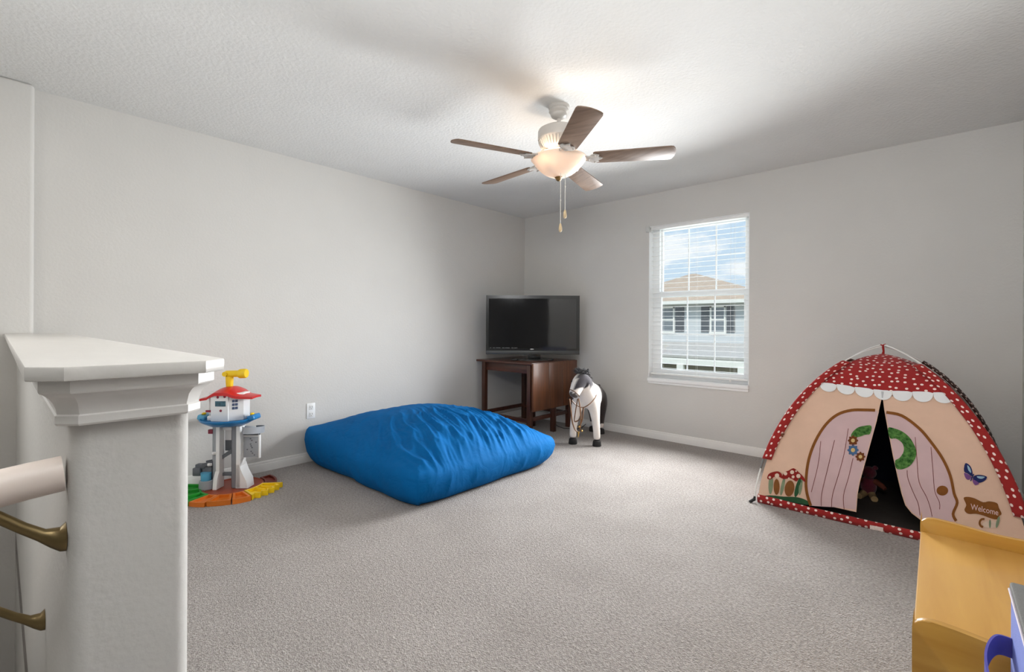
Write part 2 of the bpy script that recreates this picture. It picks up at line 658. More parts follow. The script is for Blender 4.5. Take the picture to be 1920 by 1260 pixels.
# ------------------------------------------------------------------ blind
SLAT = mat('blind_slat', (246, 246, 244), rough=0.4, var=0.01, vscale=20)
blind = thing('window_blind', 'white horizontal slat blind hanging open in the window', 'blind', (-1.67, YB + 0.045, OZ1))
b = B()
b.box((OX0 + 0.01, YB + 0.018, OZ1 - 0.032), (OX1 - 0.01, YB + 0.066, OZ1 - 0.004), bevel=0.003)
b.obj('headrail', SLAT, blind)
b = B()
b.box((OX0 - 0.026, YB - 0.022, OZ1 - 0.055), (OX0 + 0.008, YB + 0.03, OZ1 + 0.004), bevel=0.006, seg=3)
b.obj('valance_bracket', mat('bracket_grey', (205, 206, 203), rough=0.5, var=0.02), blind)
zs = OZ1 - 0.062
first = None
i = 0
while zs > OZ0 + 0.065:
    if first is None:
        b = B()
        nseg = 4
        hw, th = 0.0145, 0.0015
        vv, ff = [], []
        for side, x in enumerate((OX0 + 0.014, OX1 - 0.014)):
            for k in range(nseg + 1):
                q = -1 + 2 * k / nseg
                vv.append((x, YB + 0.042 + q * hw, zs + 0.0018 * (1 - q * q) + th / 2))
            for k in range(nseg + 1):
                q = 1 - 2 * k / nseg
                vv.append((x, YB + 0.042 + q * hw, zs + 0.0018 * (1 - q * q) - th / 2))
        m_ = 2 * (nseg + 1)
        for k in range(m_):
            ff.append((k, (k + 1) % m_, m_ + (k + 1) % m_, m_ + k))
        ff += [tuple(range(m_)), tuple(range(2 * m_ - 1, m_ - 1, -1))]
        b.faces(vv, ff)
        first = b.obj('slat', SLAT, blind)
        z_first = zs
    else:
        copy_part(first, blind, (0, 0, zs - z_first))
    zs -= 0.0465
b = B()
b.box((OX0 + 0.014, YB + 0.022, OZ0 + 0.018), (OX1 - 0.014, YB + 0.062, OZ0 + 0.034), bevel=0.004)
b.obj('bottom_rail', SLAT, blind)
for cx in (OX0 + 0.13, -1.67, OX1 - 0.13):
    for dy in (-0.018, 0.018):
        b = B()
        b.tube([(cx, YB + 0.042 + dy, OZ1 - 0.03), (cx, YB + 0.042 + dy, OZ0 + 0.03)], 0.0007, seg=6)
        b.obj('ladder_cord', SLAT, blind)
b = B()
b.tube([(-1.36, YB + 0.012, OZ1 - 0.03), (-1.36, YB + 0.010, OZ0 + 0.03)], 0.0008, seg=6)
b.lathe([(0.0, -0.03), (0.008, -0.03), (0.010, -0.022), (0.003, 0.0), (0.0, 0.0)], (-1.36, YB + 0.010, OZ0 + 0.03), seg=12)
b.obj('pull_cord', SLAT, blind)

# ------------------------------------------------------------------ neighbouring house seen through the window
HY = 25.0
SIDING = mat('house_siding', (205, 208, 210), rough=0.8, var=0.03, vscale=2, bump=0.02, bscale=6, stretch=(0.02, 0.02, 1))
house = thing('neighbouring_house', 'grey two storey house with tan hip roof outside the window', 'house', (-9.3, HY, -3.0))
b = B()
b.box((-15.0, HY, -3.0), (-6.0, HY + 9, 2.42))
b.obj('wall', SIDING, house)
# hip roof with shingle courses
ROOF = mat('roof_shingle', (196, 172, 150), rough=0.9, var=0.12, vscale=3.5, bump=0.02, bscale=9, stretch=(1, 1, 3))
x0, x1, y0, y1 = -15.5, -5.6, HY - 0.55, HY + 9.6
ey = HY + 4.5
b = B()
b.faces([(x0, y0, 2.45), (x1, y0, 2.45), (x1, y1, 2.45), (x0, y1, 2.45), (-11.5, ey, 4.42), (-11.2, ey, 4.42),
         (x0, y0, 2.36), (x1, y0, 2.36), (x1, y1, 2.36), (x0, y1, 2.36)],
        [(0, 1, 5, 4), (1, 2, 5), (2, 3, 4, 5), (3, 0, 4), (6, 7, 1, 0), (7, 8, 2, 1), (8, 9, 3, 2), (9, 6, 0, 3), (9, 8, 7, 6)])
b.obj('roof', ROOF, house)
b = B()
b.box((x0, y0 - 0.03, 2.28), (x1, y0 + 0.02, 2.46))
b.obj('fascia', mat('house_trim', (238, 236, 230), rough=0.6, var=0.02), house)
SHUT = mat('shutter_paint', (98, 102, 108), rough=0.6, var=0.05, vscale=6)
for sx0, sx1 in ((-10.57, -10.09), (-9.18, -8.77), (-7.89, -7.50), (-12.0, -11.55), (-6.9, -6.5)):
    b = B()
    b.box((sx0, HY - 0.05, 0.80), (sx1, HY, 2.14), bevel=0.01)
    for k in range(14):
        b.box((sx0 + 0.05, HY - 0.065, 0.86 + k * 0.09), (sx1 - 0.05, HY - 0.045, 0.90 + k * 0.09))
    b.obj('shutter', SHUT, house)
HG = mat('house_window_glass', (120, 128, 134), rough=0.1, var=0.1, vscale=1.5, spec=0.8)
for wx0, wx1 in ((-11.50, -10.62), (-8.72, -7.94)):
    b = B()
    b.box((wx0, HY - 0.06, 0.78), (wx0 + 0.08, HY, 2.16))
    b.box((wx1 - 0.08, HY - 0.06, 0.78), (wx1, HY, 2.16))
    b.box((wx0, HY - 0.06, 2.08), (wx1, HY, 2.16))
    b.box((wx0 - 0.03, HY - 0.08, 0.72), (wx1 + 0.03, HY, 0.82))
    b.box((wx0, HY - 0.055, 1.42), (wx1, HY, 1.49))
    w_ = b.obj('house_window', MATS['house_trim'], house)
    for z0, z1 in ((0.82, 1.42), (1.49, 2.08)):
        b = B()
        b.box((wx0 + 0.08, HY - 0.035, z0), (wx1 - 0.08, HY - 0.015, z1))
        b.obj('pane', HG, w_)
# porch roof, its beam and the garage front under it
b = B()
b.faces([(-15.0, HY, 0.25), (-6.0, HY, 0.25), (-6.0, HY - 2.2, -0.35), (-15.0, HY - 2.2, -0.35),
         (-15.0, HY, 0.10), (-6.0, HY, 0.10), (-6.0, HY - 2.2, -0.48), (-15.0, HY - 2.2, -0.48)],
        [(0, 1, 2, 3), (7, 6, 5, 4), (3, 2, 6, 7), (1, 5, 6, 2), (0, 3, 7, 4), (0, 4, 5, 1)])
b.obj('porch_roof', mat('porch_shingle', (186, 182, 178), rough=0.9, var=0.08, vscale=4), house)
b = B()
b.box((-15.0, HY - 2.2, -0.80), (-6.0, HY - 2.05, -0.46))
b.obj('porch_beam', MATS['house_trim'], house)
for px_ in (-13.2, -9.4, -6.55):
    b = B()
    b.box((px_ - 0.16, HY - 2.25, -3.0), (px_ + 0.16, HY - 2.0, -0.78))
    b.obj('porch_column', MATS['house_trim'], house)
b = B()
b.box((-12.5, HY - 0.08, -3.0), (-6.9, HY, -0.95))
for k in range(4):
    b.box((-12.4, HY - 0.11, -2.95 + k * 0.5), (-7.0, HY - 0.07, -2.52 + k * 0.5))
b.obj('garage_door', mat('garage_brown', (150, 138, 120), rough=0.6, var=0.06, vscale=3), house)
b = B()
b.box((-60, 4.8, -3.2), (50, 90, -3.0))
lawn = b.obj('lawn', mat('grass', (122, 132, 92), rough=0.95, var=0.2, vscale=1.2, bump=0.03, bscale=8))
lawn['kind'] = 'stuff'
tag(lawn, 'green lawn on the ground outside the window', 'lawn')

# ================================================================== BLUE FLOOR CUSHION
def cushion_material():
    m = mat('blue_canvas', (0, 96, 160), rough=0.8, var=0.06, vscale=5, bump=0.0012, bscale=420, spec=0.12)
    nt = m.node_tree
    bsdf = nt.nodes['Principled BSDF']
    n = nt.nodes.new('ShaderNodeTexNoise')
    n.inputs['Scale'].default_value = 9
    n.inputs['Detail'].default_value = 6
    n.inputs['Distortion'].default_value = 1.2
    tc = [k for k in nt.nodes if k.type == 'TEX_COORD'][0]
    nt.links.new(tc.outputs['Object'], n.inputs['Vector'])
    b2 = nt.nodes.new('ShaderNodeBump')
    b2.inputs['Distance'].default_value = 0.012
    b2.inputs['Strength'].default_value = 0.6
    old = [k for k in nt.nodes if k.type == 'BUMP' and k != b2][0]
    nt.links.new(n.outputs['Fac'], b2.inputs['Height'])
    nt.links.new(old.outputs[0], b2.inputs['Normal'])
    nt.links.new(b2.outputs[0], bsdf.inputs['Normal'])
    return m


def make_cushion():
    N = 170
    cx, cy, hx, hy = -3.012, 2.370, 0.748, 0.712
    base = (cx, cy, 0)

    def ridge(p):
        return 1 - abs(noise.noise(p))

    def fold(x, y):
        # creases running out to the edge on the window side, soft puckers elsewhere
        wig = 0.35 * noise.noise(Vector((x * 2.1, y * 1.7, 3.3)))
        q = y * 0.93 + x * 0.36 + wig * 0.35
        a = ridge(Vector((q * 9.0, x * 1.5 - y * 0.6, 1.7))) ** 3
        c = ridge(Vector((q * 17.0 + 4, x * 2.5, 9.1))) ** 3
        m1 = max(0.0, min(1.0, (x + 0.25) / 0.5)) * (0.35 + 0.65 * max(0.0, min(1.0, (0.95 - y) / 0.5)))
        s_ = noise.noise(Vector((x * 3.1, y * 3.3, 5.5)))
        e = ridge(Vector((x * 7 + y * 5, y * 2.5 - x * 2, 2.2))) ** 3
        return m1 * (0.024 * a + 0.014 * c) + 0.006 * s_ + 0.0045 * e

    def top(x, y):
        ax, ay = abs(x), abs(y)
        dome = max(0.0, 1 - ax ** 2.3) ** 0.85 * max(0.0, 1 - ay ** 2.3) ** 0.85
        lift = 0.085 * max(0, (-x + 0.25) / 1.25) ** 1.4 * (0.75 - 0.25 * y)
        edge = min(1.0, (1 - max(ax, ay)) * 9)
        return 0.215 + 0.215 * dome + lift + fold(x, y) * (0.35 + 0.65 * edge)

    def plan(x, y, ins):
        kx, ky = 1 - 0.05 * y ** 8, 1 - 0.05 * x ** 8
        wx = 0.012 * noise.noise(Vector((y * 2.4, x, 8.8)))
        wy = 0.012 * noise.noise(Vector((x * 2.4, y, 1.8)))
        return cx + x * kx * (hx - ins) + wx, cy + y * ky * (hy - ins) + wy - 0.045 * max(0, -x) ** 1.5 * max(0, -y)

    verts, faces = [], []
    idx = {}
    for j in range(N + 1):
        for i in range(N + 1):
            x, y = -1 + 2 * i / N, -1 + 2 * j / N
            X, Y = plan(x, y, 0.022)
            idx[i, j] = len(verts)
            verts.append((X, Y, top(x, y)))
    for j in range(N):
        for i in range(N):
            faces.append((idx[i, j], idx[i + 1, j], idx[i + 1, j + 1], idx[i, j + 1]))
    loop = [(i, 0) for i in range(N)] + [(N, j) for j in range(N)] + [(i, N) for i in range(N, 0, -1)] + [(0, j) for j in range(N, 0, -1)]
    prev = [idx[c] for c in loop]
    rings = [(0.93, 0.008), (0.82, 0.001), (0.66, -0.002), (0.5, 0.004), (0.34, 0.012), (0.19, 0.030), (0.08, 0.052), (0.025, 0.072), (0.02, 0.15)]
    for w, ins in rings:
        cur = []
        for (i, j) in loop:
            x, y = -1 + 2 * i / N, -1 + 2 * j / N
            pk = 0.010 * ridge(Vector((x * 6 + w * 1.2, y * 6 - w, 4.4))) ** 3 * sin(pi * w)
            tuck = 0.85 if x < 0 else 0.55
            X, Y = plan(x, y, ins * (1.0 if y > -0.99 else tuck + 0.2) - pk)
            cur.append(len(verts))
            verts.append((X, Y, max(0.004, top(x, y) * w - (0.0 if w > 0.1 else 0.0))))
        n = len(loop)
        for k in range(n):
            faces.append((prev[k], cur[k], cur[(k + 1) % n], prev[(k + 1) % n]))
        prev = cur
    faces.append(tuple(reversed(prev)))
    b = B()
    b.faces(verts, faces)
    cm = cushion_material()
    o = b.obj('floor_cushion', cm, base=base, angle=80)
    return tag(o, 'huge puffy blue canvas floor cushion lying against the left wall', 'cushion')


make_cushion()

# ================================================================== CEILING FAN
FX, FY, FZ = -1.688, 2.272, 2.105
fan = thing('ceiling_fan', 'white ceiling fan with five brown blades and a lit glass bowl', 'ceiling fan', (FX, FY, H))
FW = mat('fan_white', (192, 187, 181), rough=0.35, var=0.02, vscale=20)
FBRASS = mat('fan_bronze', (150, 118, 70), rough=0.35, metal=0.8, var=0.06, vscale=30)


def blade_material():
    m = wood_material('fan_blade_wood', (112, 92, 78), (136, 114, 98), 'x', 1.0, rough=0.42, coat=0.0)
    m.node_tree.nodes['Principled BSDF'].inputs['Specular IOR Level'].default_value = 0.2
    return m


BLADE = blade_material()
b = B()
b.lathe([(0.0, 2.44), (0.063, 2.44), (0.064, 2.432), (0.062, 2.424), (0.057, 2.420), (0.060, 2.414), (0.061, 2.406), (0.054, 2.398),
         (0.050, 2.394), (0.051, 2.388), (0.046, 2.378), (0.034, 2.370), (0.022, 2.366), (0.014, 2.364), (0.0, 2.364)], (FX, FY, 0), 48)
b.obj('canopy', FW, fan)
b = B()
b.lathe([(0.0, 2.37), (0.012, 2.37), (0.012, 2.315), (0.020, 2.312), (0.024, 2.300), (0.0, 2.300)], (FX, FY, 0), 24)
b.obj('downrod', FW, fan)
b = B()
b.lathe([(0.0, 2.308), (0.06, 2.308), (0.108, 2.302), (0.122, 2.294), (0.126, 2.284), (0.127, 2.240), (0.124, 2.232), (0.118, 2.226),
         (0.110, 2.206), (0.098, 2.184), (0.090, 2.176), (0.0, 2.176)], (FX, FY, 0), 64)
housing = b.obj('motor_housing', FW, fan, angle=30)
for k in range(40):                       # vent fins round the lower housing
    a = 2 * pi * k / 40
    b = B(Matrix.Translation((FX, FY, 0)) @ Matrix.Rotation(a, 4, 'Z'))
    b.tube([(0.122, 0, 2.227), (0.113, 0, 2.206), (0.101, 0, 2.184)], 0.0035, seg=6)
    b.obj('vent_fin', FW, housing)
b = B()
b.lathe([(0.0, 2.176), (0.078, 2.176), (0.080, 2.166), (0.070, 2.158), (0.062, 2.150), (0.060, 2.120), (0.0, 2.118)], (FX, FY, 0), 48)
b.obj('switch_housing', FW, fan)

for k in range(5):
    ang = radians(-40.7 + 72 * k)
    T = Matrix.Translation((FX, FY, 0)) @ Matrix.Rotation(ang, 4, 'Z')
    # blade: pitched plank with a rounded tip
    P = T @ Matrix.Translation((0, 0, FZ + 0.012)) @ Matrix.Rotation(radians(-12), 4, 'X')
    pl = [(0.205, -0.050), (0.215, -0.056)]
    for q in range(9):
        t_ = q / 8
        pl.append((0.215 + t_ * 0.425, -(0.056 + 0.012 * t_)))
    for q in range(1, 8):
        a = -pi / 2 + q * pi / 8
        pl.append((0.645 + 0.028 * cos(a), 0.068 * sin(a) * (1 if abs(sin(a)) < .99 else 1)))
    for q in range(9):
        t_ = 1 - q / 8
        pl.append((0.215 + t_ * 0.425, (0.056 + 0.012 * t_)))
    pl.append((0.205, 0.050))
    b = B(P)
    b.prism(pl, Matrix.Identity(4), 0.006, bevel=0.001)
    blade = b.obj('blade', BLADE, fan, angle=30)
    # blade iron: arm from the motor and a leaf shaped bracket under the blade
    b = B(T)
    b.tube([(0.075, 0, 2.168), (0.105, 0, 2.158), (0.145, 0, 2.128), (0.185, 0, 2.110)], [0.011, 0.010, 0.010, 0.012], seg=10, flat=0.6)
    b.tube([(0.105, 0, 2.156), (0.13, 0.022, 2.136), (0.165, 0.032, 2.116), (0.215, 0.036, 2.108)], 0.005, seg=8)
    b.tube([(0.105, 0, 2.156), (0.13, -0.022, 2.136), (0.165, -0.032, 2.116), (0.215, -0.036, 2.108)], 0.005, seg=8)
    b.M = P
    leaf = [(0.17, -0.012), (0.195, -0.040), (0.215, -0.048), (0.240, -0.034), (0.232, -0.018), (0.262, 0.0), (0.232, 0.018),
            (0.240, 0.034), (0.215, 0.048), (0.195, 0.040), (0.17, 0.012)]
    b.prism(leaf, Matrix.Translation((0, 0, -0.0065)), 0.006, bevel=0.0015)
    for sx, sy in ((0.215, -0.036), (0.215, 0.036), (0.247, 0.0)):
        b.ball((sx, sy, -0.0075), 0.005, (1, 1, 0.5), seg=10)
    iron = b.obj('blade_iron', FW, fan)


def bowl_material():
    m = bpy.data.materials.new('frosted_glass')
    m.use_nodes = True
    nt = m.node_tree
    nt.nodes.clear()
    o = nt.nodes.new('ShaderNodeOutputMaterial')
    d = nt.nodes.new('ShaderNodeBsdfDiffuse')
    d.inputs['Color'].default_value = lin((246, 240, 232))
    t = nt.nodes.new('ShaderNodeBsdfTranslucent')
    n = nt.nodes.new('ShaderNodeTexNoise')
    n.inputs['Scale'].default_value = 14
    r = nt.nodes.new('ShaderNodeValToRGB')
    r.color_ramp.elements[0].color = lin((255, 228, 200))
    r.color_ramp.elements[1].color = lin((255, 240, 222))
    nt.links.new(n.outputs['Fac'], r.inputs[0])
    nt.links.new(r.outputs[0], t.inputs['Color'])
    g = nt.nodes.new('ShaderNodeBsdfGlossy')
    g.inputs['Roughness'].default_value = 0.15
    m1 = nt.nodes.new('ShaderNodeMixShader')
    m1.inputs['Fac'].default_value = 0.22
    m2 = nt.nodes.new('ShaderNodeMixShader')
    m2.inputs['Fac'].default_value = 0.05
    nt.links.new(d.outputs[0], m1.inputs[1])
    nt.links.new(t.outputs[0], m1.inputs[2])
    nt.links.new(m1.outputs[0], m2.inputs[1])
    nt.links.new(g.outputs[0], m2.inputs[2])
    nt.links.new(m2.outputs[0], o.inputs['Surface'])
    return m


b = B()
outer = [(0.150, 2.124), (0.166, 2.126), (0.168, 2.120), (0.160, 2.112), (0.150, 2.098), (0.134, 2.078), (0.112, 2.055), (0.088, 2.036), (0.060, 2.022), (0.030, 2.014), (0.012, 2.012)]
inner = [(0.010, 2.016), (0.028, 2.018), (0.058, 2.026), (0.085, 2.040), (0.109, 2.059), (0.131, 2.082), (0.146, 2.101), (0.150, 2.112), (0.150, 2.124)]
b.lathe(outer + inner, (FX, FY, 0), 64)
b.obj('bowl_shade', bowl_material(), fan, angle=60)
b = B()
b.lathe([(0.0, 2.019), (0.020, 2.018), (0.024, 2.010), (0.016, 2.003), (0.017, 1.998), (0.010, 1.991), (0.0, 1.988)], (FX, FY, 0), 24)
b.obj('finial', FBRASS, fan)
b = B()
b.tube([(FX, FY, 2.118), (FX, FY, 2.010)], 0.005, seg=8)
for k in range(3):
    a = radians(30 + 120 * k)
    b.tube([(FX + 0.055 * cos(a), FY + 0.055 * sin(a), 2.135), (FX + 0.085 * cos(a), FY + 0.085 * sin(a), 2.118)], 0.012, seg=10)
b.obj('lamp_holder', FBRASS, fan)
BULB = bpy.data.materials.new('bulb_glow')
BULB.use_nodes = True
nt = BULB.node_tree
e_ = nt.nodes.new('ShaderNodeEmission')
e_.inputs['Color'].default_value = (1.0, 0.80, 0.60, 1)
e_.inputs['Strength'].default_value = 7
nz = nt.nodes.new('ShaderNodeTexNoise')
nz.inputs['Scale'].default_value = 30
nt.links.new(e_.outputs[0], nt.nodes['Material Output'].inputs['Surface'])
for k in range(3):
    a = radians(30 + 120 * k)
    c = (FX + 0.100 * cos(a), FY + 0.100 * sin(a), 2.086)
    b = B()
    b.ball(c, 0.016, (1, 1, 1.15), seg=14)
    b.obj('bulb', BULB, fan)
    ld = bpy.data.lights.new('bulb_light', 'POINT')
    ld.energy = 1.15
    ld.color = (1.0, 0.80, 0.60)
    ld.shadow_soft_size = 0.018
    lo = bpy.data.objects.new('bulb_light', ld)
    COL.objects.link(lo)
    lo.parent = fan
    lo.location = Vector((FX + 0.10 * cos(a), FY + 0.10 * sin(a), 2.112)) - Vector(fan.location)

CHAIN = mat('chain_white', (226, 222, 214), rough=0.35, metal=0.2, var=0.02)
for (dx, dy, zb) in ((0.0, -0.055, 1.672), (0.028, -0.045, 1.755)):
    # beaded chain and a small wooden fob
    off = CR * (dx + 0.006) + CF * dy
    x, y = FX + off.x, FY + off.y
    b = B()
    b.tube([(x, y, 2.03 if dx == 0 else 2.035), (x, y, zb + 0.05)], 0.0016, seg=6)
    z = 2.0
    while z > zb + 0.05:
        b.ball((x, y, z), 0.0026, seg=6)
        z -= 0.009
    b.ball((x, y, zb + 0.19), 0.0042, seg=8)
    ch = b.obj('pull_chain', CHAIN, fan)
    b = B()
    b.lathe([(0.0, 0.052), (0.004, 0.050), (0.008, 0.036), (0.0105, 0.018), (0.0095, 0.006), (0.004, 0.0), (0.0, 0.0)], (x, y, zb), 16)
    b.obj('fob', mat('fob_wood', (214, 190, 150), rough=0.5, var=0.08, vscale=40), ch)

# ================================================================== OUTLET
out_ = thing('electrical_outlet', 'white duplex power outlet on the left wall above the cushion corner', 'outlet', (XL, 1.722, 0.412))
b = B()
b.box((XL, 1.688, 0.350), (XL + 0.006, 1.758, 0.474), bevel=0.003, seg=2)
b.obj('cover_plate', WHITE_VINYL, out_)
for zc in (0.440, 0.384):
    b = B()
    b.box((XL + 0.005, 1.706, zc - 0.020), (XL + 0.0085, 1.740, zc + 0.020), bevel=0.002)
    s = b.obj('socket', mat('socket_white', (232, 232, 230), rough=0.3, var=0.01), out_)
    b = B()
    b.box((XL + 0.0075, 1.7135, zc - 0.002), (XL + 0.0092, 1.7155, zc + 0.009))
    b.box((XL + 0.0075, 1.7295, zc - 0.002), (XL + 0.0092, 1.7320, zc + 0.010))
    b.tube([(XL + 0.0075, 1.723, zc - 0.011), (XL + 0.0092, 1.723, zc - 0.011)], 0.0025, seg=8)
    b.obj('slot', mat('slot_dark', (60, 58, 56), rough=0.6, var=0.05), s)

# ================================================================== DROP LEAF TABLE
TX0, TX1, TY0, TY1, TZ = -3.752, -2.952, 3.548, 4.305, 0.742
WOOD_X = wood_material('mahogany_x', (58, 32, 24), (92, 50, 34), 'x', 1.0, rough=0.32, coat=0.15)
WOOD_Z = wood_material('mahogany_z', (58, 34, 25), (84, 48, 34), 'z', 1.0, rough=0.36, coat=0.1)
LEAF = wood_material('mahogany_leaf', (84, 50, 30), (116, 70, 42), 'z', 0.9, rough=0.42, coat=0.05)
table = thing('drop_leaf_table', 'dark reddish brown drop leaf table carrying the television in the corner', 'table', (-3.35, 3.93, 0))
b = B()
b.box((TX0, TY0, TZ - 0.022), (TX1 - 0.004, TY1, TZ), bevel=0.004)
b.obj('tabletop', WOOD_X, table)
# hanging leaf: three boards
for k in range(3):
    w = (TY1 - TY0) / 3
    b = B()
    b.box((TX1 - 0.004, TY0 + k * w + (0.0008 if k else 0), 0.262), (TX1 + 0.018, TY0 + (k + 1) * w, TZ - 0.004), bevel=0.003)
    b.obj('leaf_board', LEAF, table)
for y in (TY0 + 0.12, TY1 - 0.12):
    b = B()
    b.box((TX1 - 0.03, y - 0.03, TZ - 0.03), (TX1 + 0.004, y + 0.03, TZ - 0.020), bevel=0.002)
    b.obj('hinge', FBRASS, table)
lx0, lx1, ly0, ly1 = TX0 + 0.10, TX1 - 0.055, TY0 + 0.035, TY1 - 0.06
b = B()
b.box((lx0, ly0 + 0.006, TZ - 0.112), (lx1, ly0 + 0.026, TZ - 0.022), bevel=0.002)
b.obj('front_apron', WOOD_X, table)
b = B()
b.box((lx0, ly1 - 0.026, TZ - 0.112), (lx1, ly1 - 0.006, TZ - 0.022), bevel=0.002)
b.obj('rear_apron', WOOD_X, table)
for x in (lx0 + 0.004, lx1 - 0.024):
    b = B()
    b.box((x, ly0 + 0.026, TZ - 0.112), (x + 0.02, ly1 - 0.026, TZ - 0.022), bevel=0.002)
    b.obj('side_apron', WOOD_X, table)
for (x, y) in ((lx0, ly0), (lx1, ly0), (lx0, ly1), (lx1, ly1)):
    b = B()
    b.box((x - 0.024, y - 0.024, 0.0), (x + 0.024, y + 0.024, TZ - 0.022), bevel=0.005)
    b.obj('leg', WOOD_Z, table)
# swinging gate leg under the leaf and a folded one at the back
for (x, y, hgt) in ((TX1 - 0.036, 3.945, 0.66), (-3.33, 4.00, 0.70)):
    b = B()
    w = 0.024 if hgt < 0.68 else 0.038
    b.box((x - w, y - 0.024, 0.0), (x + w, y + 0.024, hgt), bevel=0.004)
    b.obj('gate_leg', WOOD_Z, table)
for y in (ly0, ly1):
    b = B()
    b.box((lx0, y - 0.010, 0.135), (lx1, y + 0.010, 0.175), bevel=0.003)
    b.obj('stretcher', WOOD_X, table)
b = B()
b.box((lx1 - 0.012, ly0, 0.150), (lx1 + 0.012, ly1, 0.190), bevel=0.003)
b.obj('stretcher', WOOD_X, table)
b = B()
b.box((lx0 - 0.012, ly0, 0.150), (lx0 + 0.012, ly1, 0.190), bevel=0.003)
b.obj('stretcher', WOOD_X, table)

# ================================================================== TELEVISION
TVC = EYE + CF * 5.02 + CR * (39.0 / FPX * 5.02)
TVC.z = 0
W_, Z0, Z1 = 1.006, 0.806, 1.4395
TVM = Matrix.Translation(TVC) @ Matrix.Rotation(YAW, 4, 'Z')      # local x = image right, y = away
tv = thing('television', 'black flat screen television standing on the brown table', 'television', (TVC.x, TVC.y, TZ))
TVB = mat('tv_bezel', (26, 27, 27), rough=0.22, var=0.05, vscale=20, coat=0.3)
TVG = mat('tv_grey', (66, 68, 68), rough=0.35, var=0.04, vscale=15)
b = B(TVM)
b.box((-W_ / 2, 0.02, Z0), (W_ / 2, 0.06, Z1), bevel=0.006)
b.box((-W_ / 2 + 0.1, 0.05, Z0 + 0.08), (W_ / 2 - 0.1, 0.085, Z1 - 0.1), bevel=0.02)
b.obj('casing', TVB, tv)
b = B(TVM)
b.box((-W_ / 2 + 0.0, 0.0, Z0 + 0.0), (-W_ / 2 + 0.030, 0.022, Z1))
b.box((W_ / 2 - 0.030, 0.0, Z0), (W_ / 2, 0.022, Z1))
b.box((-W_ / 2 + 0.03, 0.0, Z1 - 0.034), (W_ / 2 - 0.03, 0.022, Z1))
b.box((-W_ / 2 + 0.03, 0.0, Z0 + 0.038), (W_ / 2 - 0.03, 0.022, Z0 + 0.062))
b.obj('bezel', TVB, tv)
b = B(TVM)
b.box((-W_ / 2, -0.002, Z0), (W_ / 2, 0.022, Z0 + 0.040), bevel=0.004)
b.obj('lower_bar', TVG, tv)
SCREEN = mat('tv_screen', (30, 30, 31), rough=0.06, var=0.08, vscale=2, spec=0.8)
b = B(TVM)
b.box((-W_ / 2 + 0.03, 0.006, Z0 + 0.062), (W_ / 2 - 0.03, 0.02, Z1 - 0.034))
b.obj('screen', SCREEN, tv)
b = B(TVM)
b.ball((-0.008, -0.0005, Z0 + 0.055), 0.022, (1.0, 0.12, 0.30), seg=20)
b.obj('badge', mat('badge_chrome', (205, 206, 205), rough=0.25, metal=0.6, var=0.02), tv)
b = B(TVM)
for k in range(9):
    b.box((-0.462 + k * 0.033, 0.0045, Z0 + 0.0665), (-0.462 + k * 0.033 + 0.017 + 0.008 * (k % 3), 0.0062, Z0 + 0.0705))
b.obj('sticker_print', mat('print_grey', (150, 152, 152), rough=0.5, var=0.05), tv)
b = B(TVM)
b.box((-0.055, 0.015, TZ + 0.012), (0.085, 0.055, Z0 + 0.05), bevel=0.006)
b.obj('neck', TVB, tv)
b = B(TVM)
pl = []
for k in range(40):
    a = 2 * pi * k / 40
    pl.append((0.015 + 0.215 * (abs(cos(a)) ** 0.6) * (1 if cos(a) > 0 else -1), 0.035 + 0.105 * (abs(sin(a)) ** 0.6) * (1 if sin(a) > 0 else -1)))
b.prism(pl, Matrix.Translation((0, 0, TZ + 0.0005)), 0.014, bevel=0.004)
b.obj('stand_base', TVB, tv)

# remote lying on the table in front of the stand
rm = B(TVM)
rm.box((-0.235, -0.060, TZ + 0.0005), (-0.165, -0.03, TZ + 0.016), bevel=0.005)
tag(rm.obj('remote_control', mat('remote_black', (34, 33, 34), rough=0.4, var=0.05), base=tuple(TVM @ Vector((-0.2, -0.045, TZ)))),
    'small black remote control lying on the table left of the stand', 'remote')

# cable on the carpet under the table
cb = B()
cb.tube([(-3.30, 4.33, 0.30), (-3.28, 4.31, 0.02), (-3.20, 4.25, 0.004), (-3.08, 4.16, 0.004), (-2.98, 4.13, 0.004), (-2.90, 4.17, 0.004), (-2.85, 4.26, 0.004), (-2.86, 4.37, 0.03)], 0.004, seg=8)
tag(cb.obj('power_cable', mat('cable_black', (36, 34, 34), rough=0.5, var=0.05), base=(-3.08, 4.16, 0)),
    'thin black power cable trailing on the carpet under the table', 'cable')

# ================================================================== TOY HORSE
HC = Vector((-2.54, 3.98, 0))
HM = Matrix.Translation(HC) @ Matrix.Rotation(radians(-69.4), 4, 'Z')    # local x forward, y its left
horse = thing('toy_horse', 'white and dark brown plush pony standing beside the brown table', 'toy horse', tuple(HC))


def vcol_material(name, rough, bump, bscale):
    m = mat(name, (255, 255, 255), rough=rough, bump=bump, bscale=bscale, spec=0.15, sheen=0.3)
    nt = m.node_tree
    a = nt.nodes.new('ShaderNodeVertexColor')
    a.layer_name = 'patches'
    n = nt.nodes.new('ShaderNodeTexNoise')
    n.inputs['Scale'].default_value = 60
    hs = nt.nodes.new('ShaderNodeMixRGB')
    hs.blend_type = 'OVERLAY'
    hs.inputs['Fac'].default_value = 0.25
    nt.links.new(a.outputs['Color'], hs.inputs['Color1'])
    nt.links.new(n.outputs['Fac'], hs.inputs['Color2'])
    nt.links.new(hs.outputs[0], nt.nodes['Principled BSDF'].inputs['Base Color'])
    return m


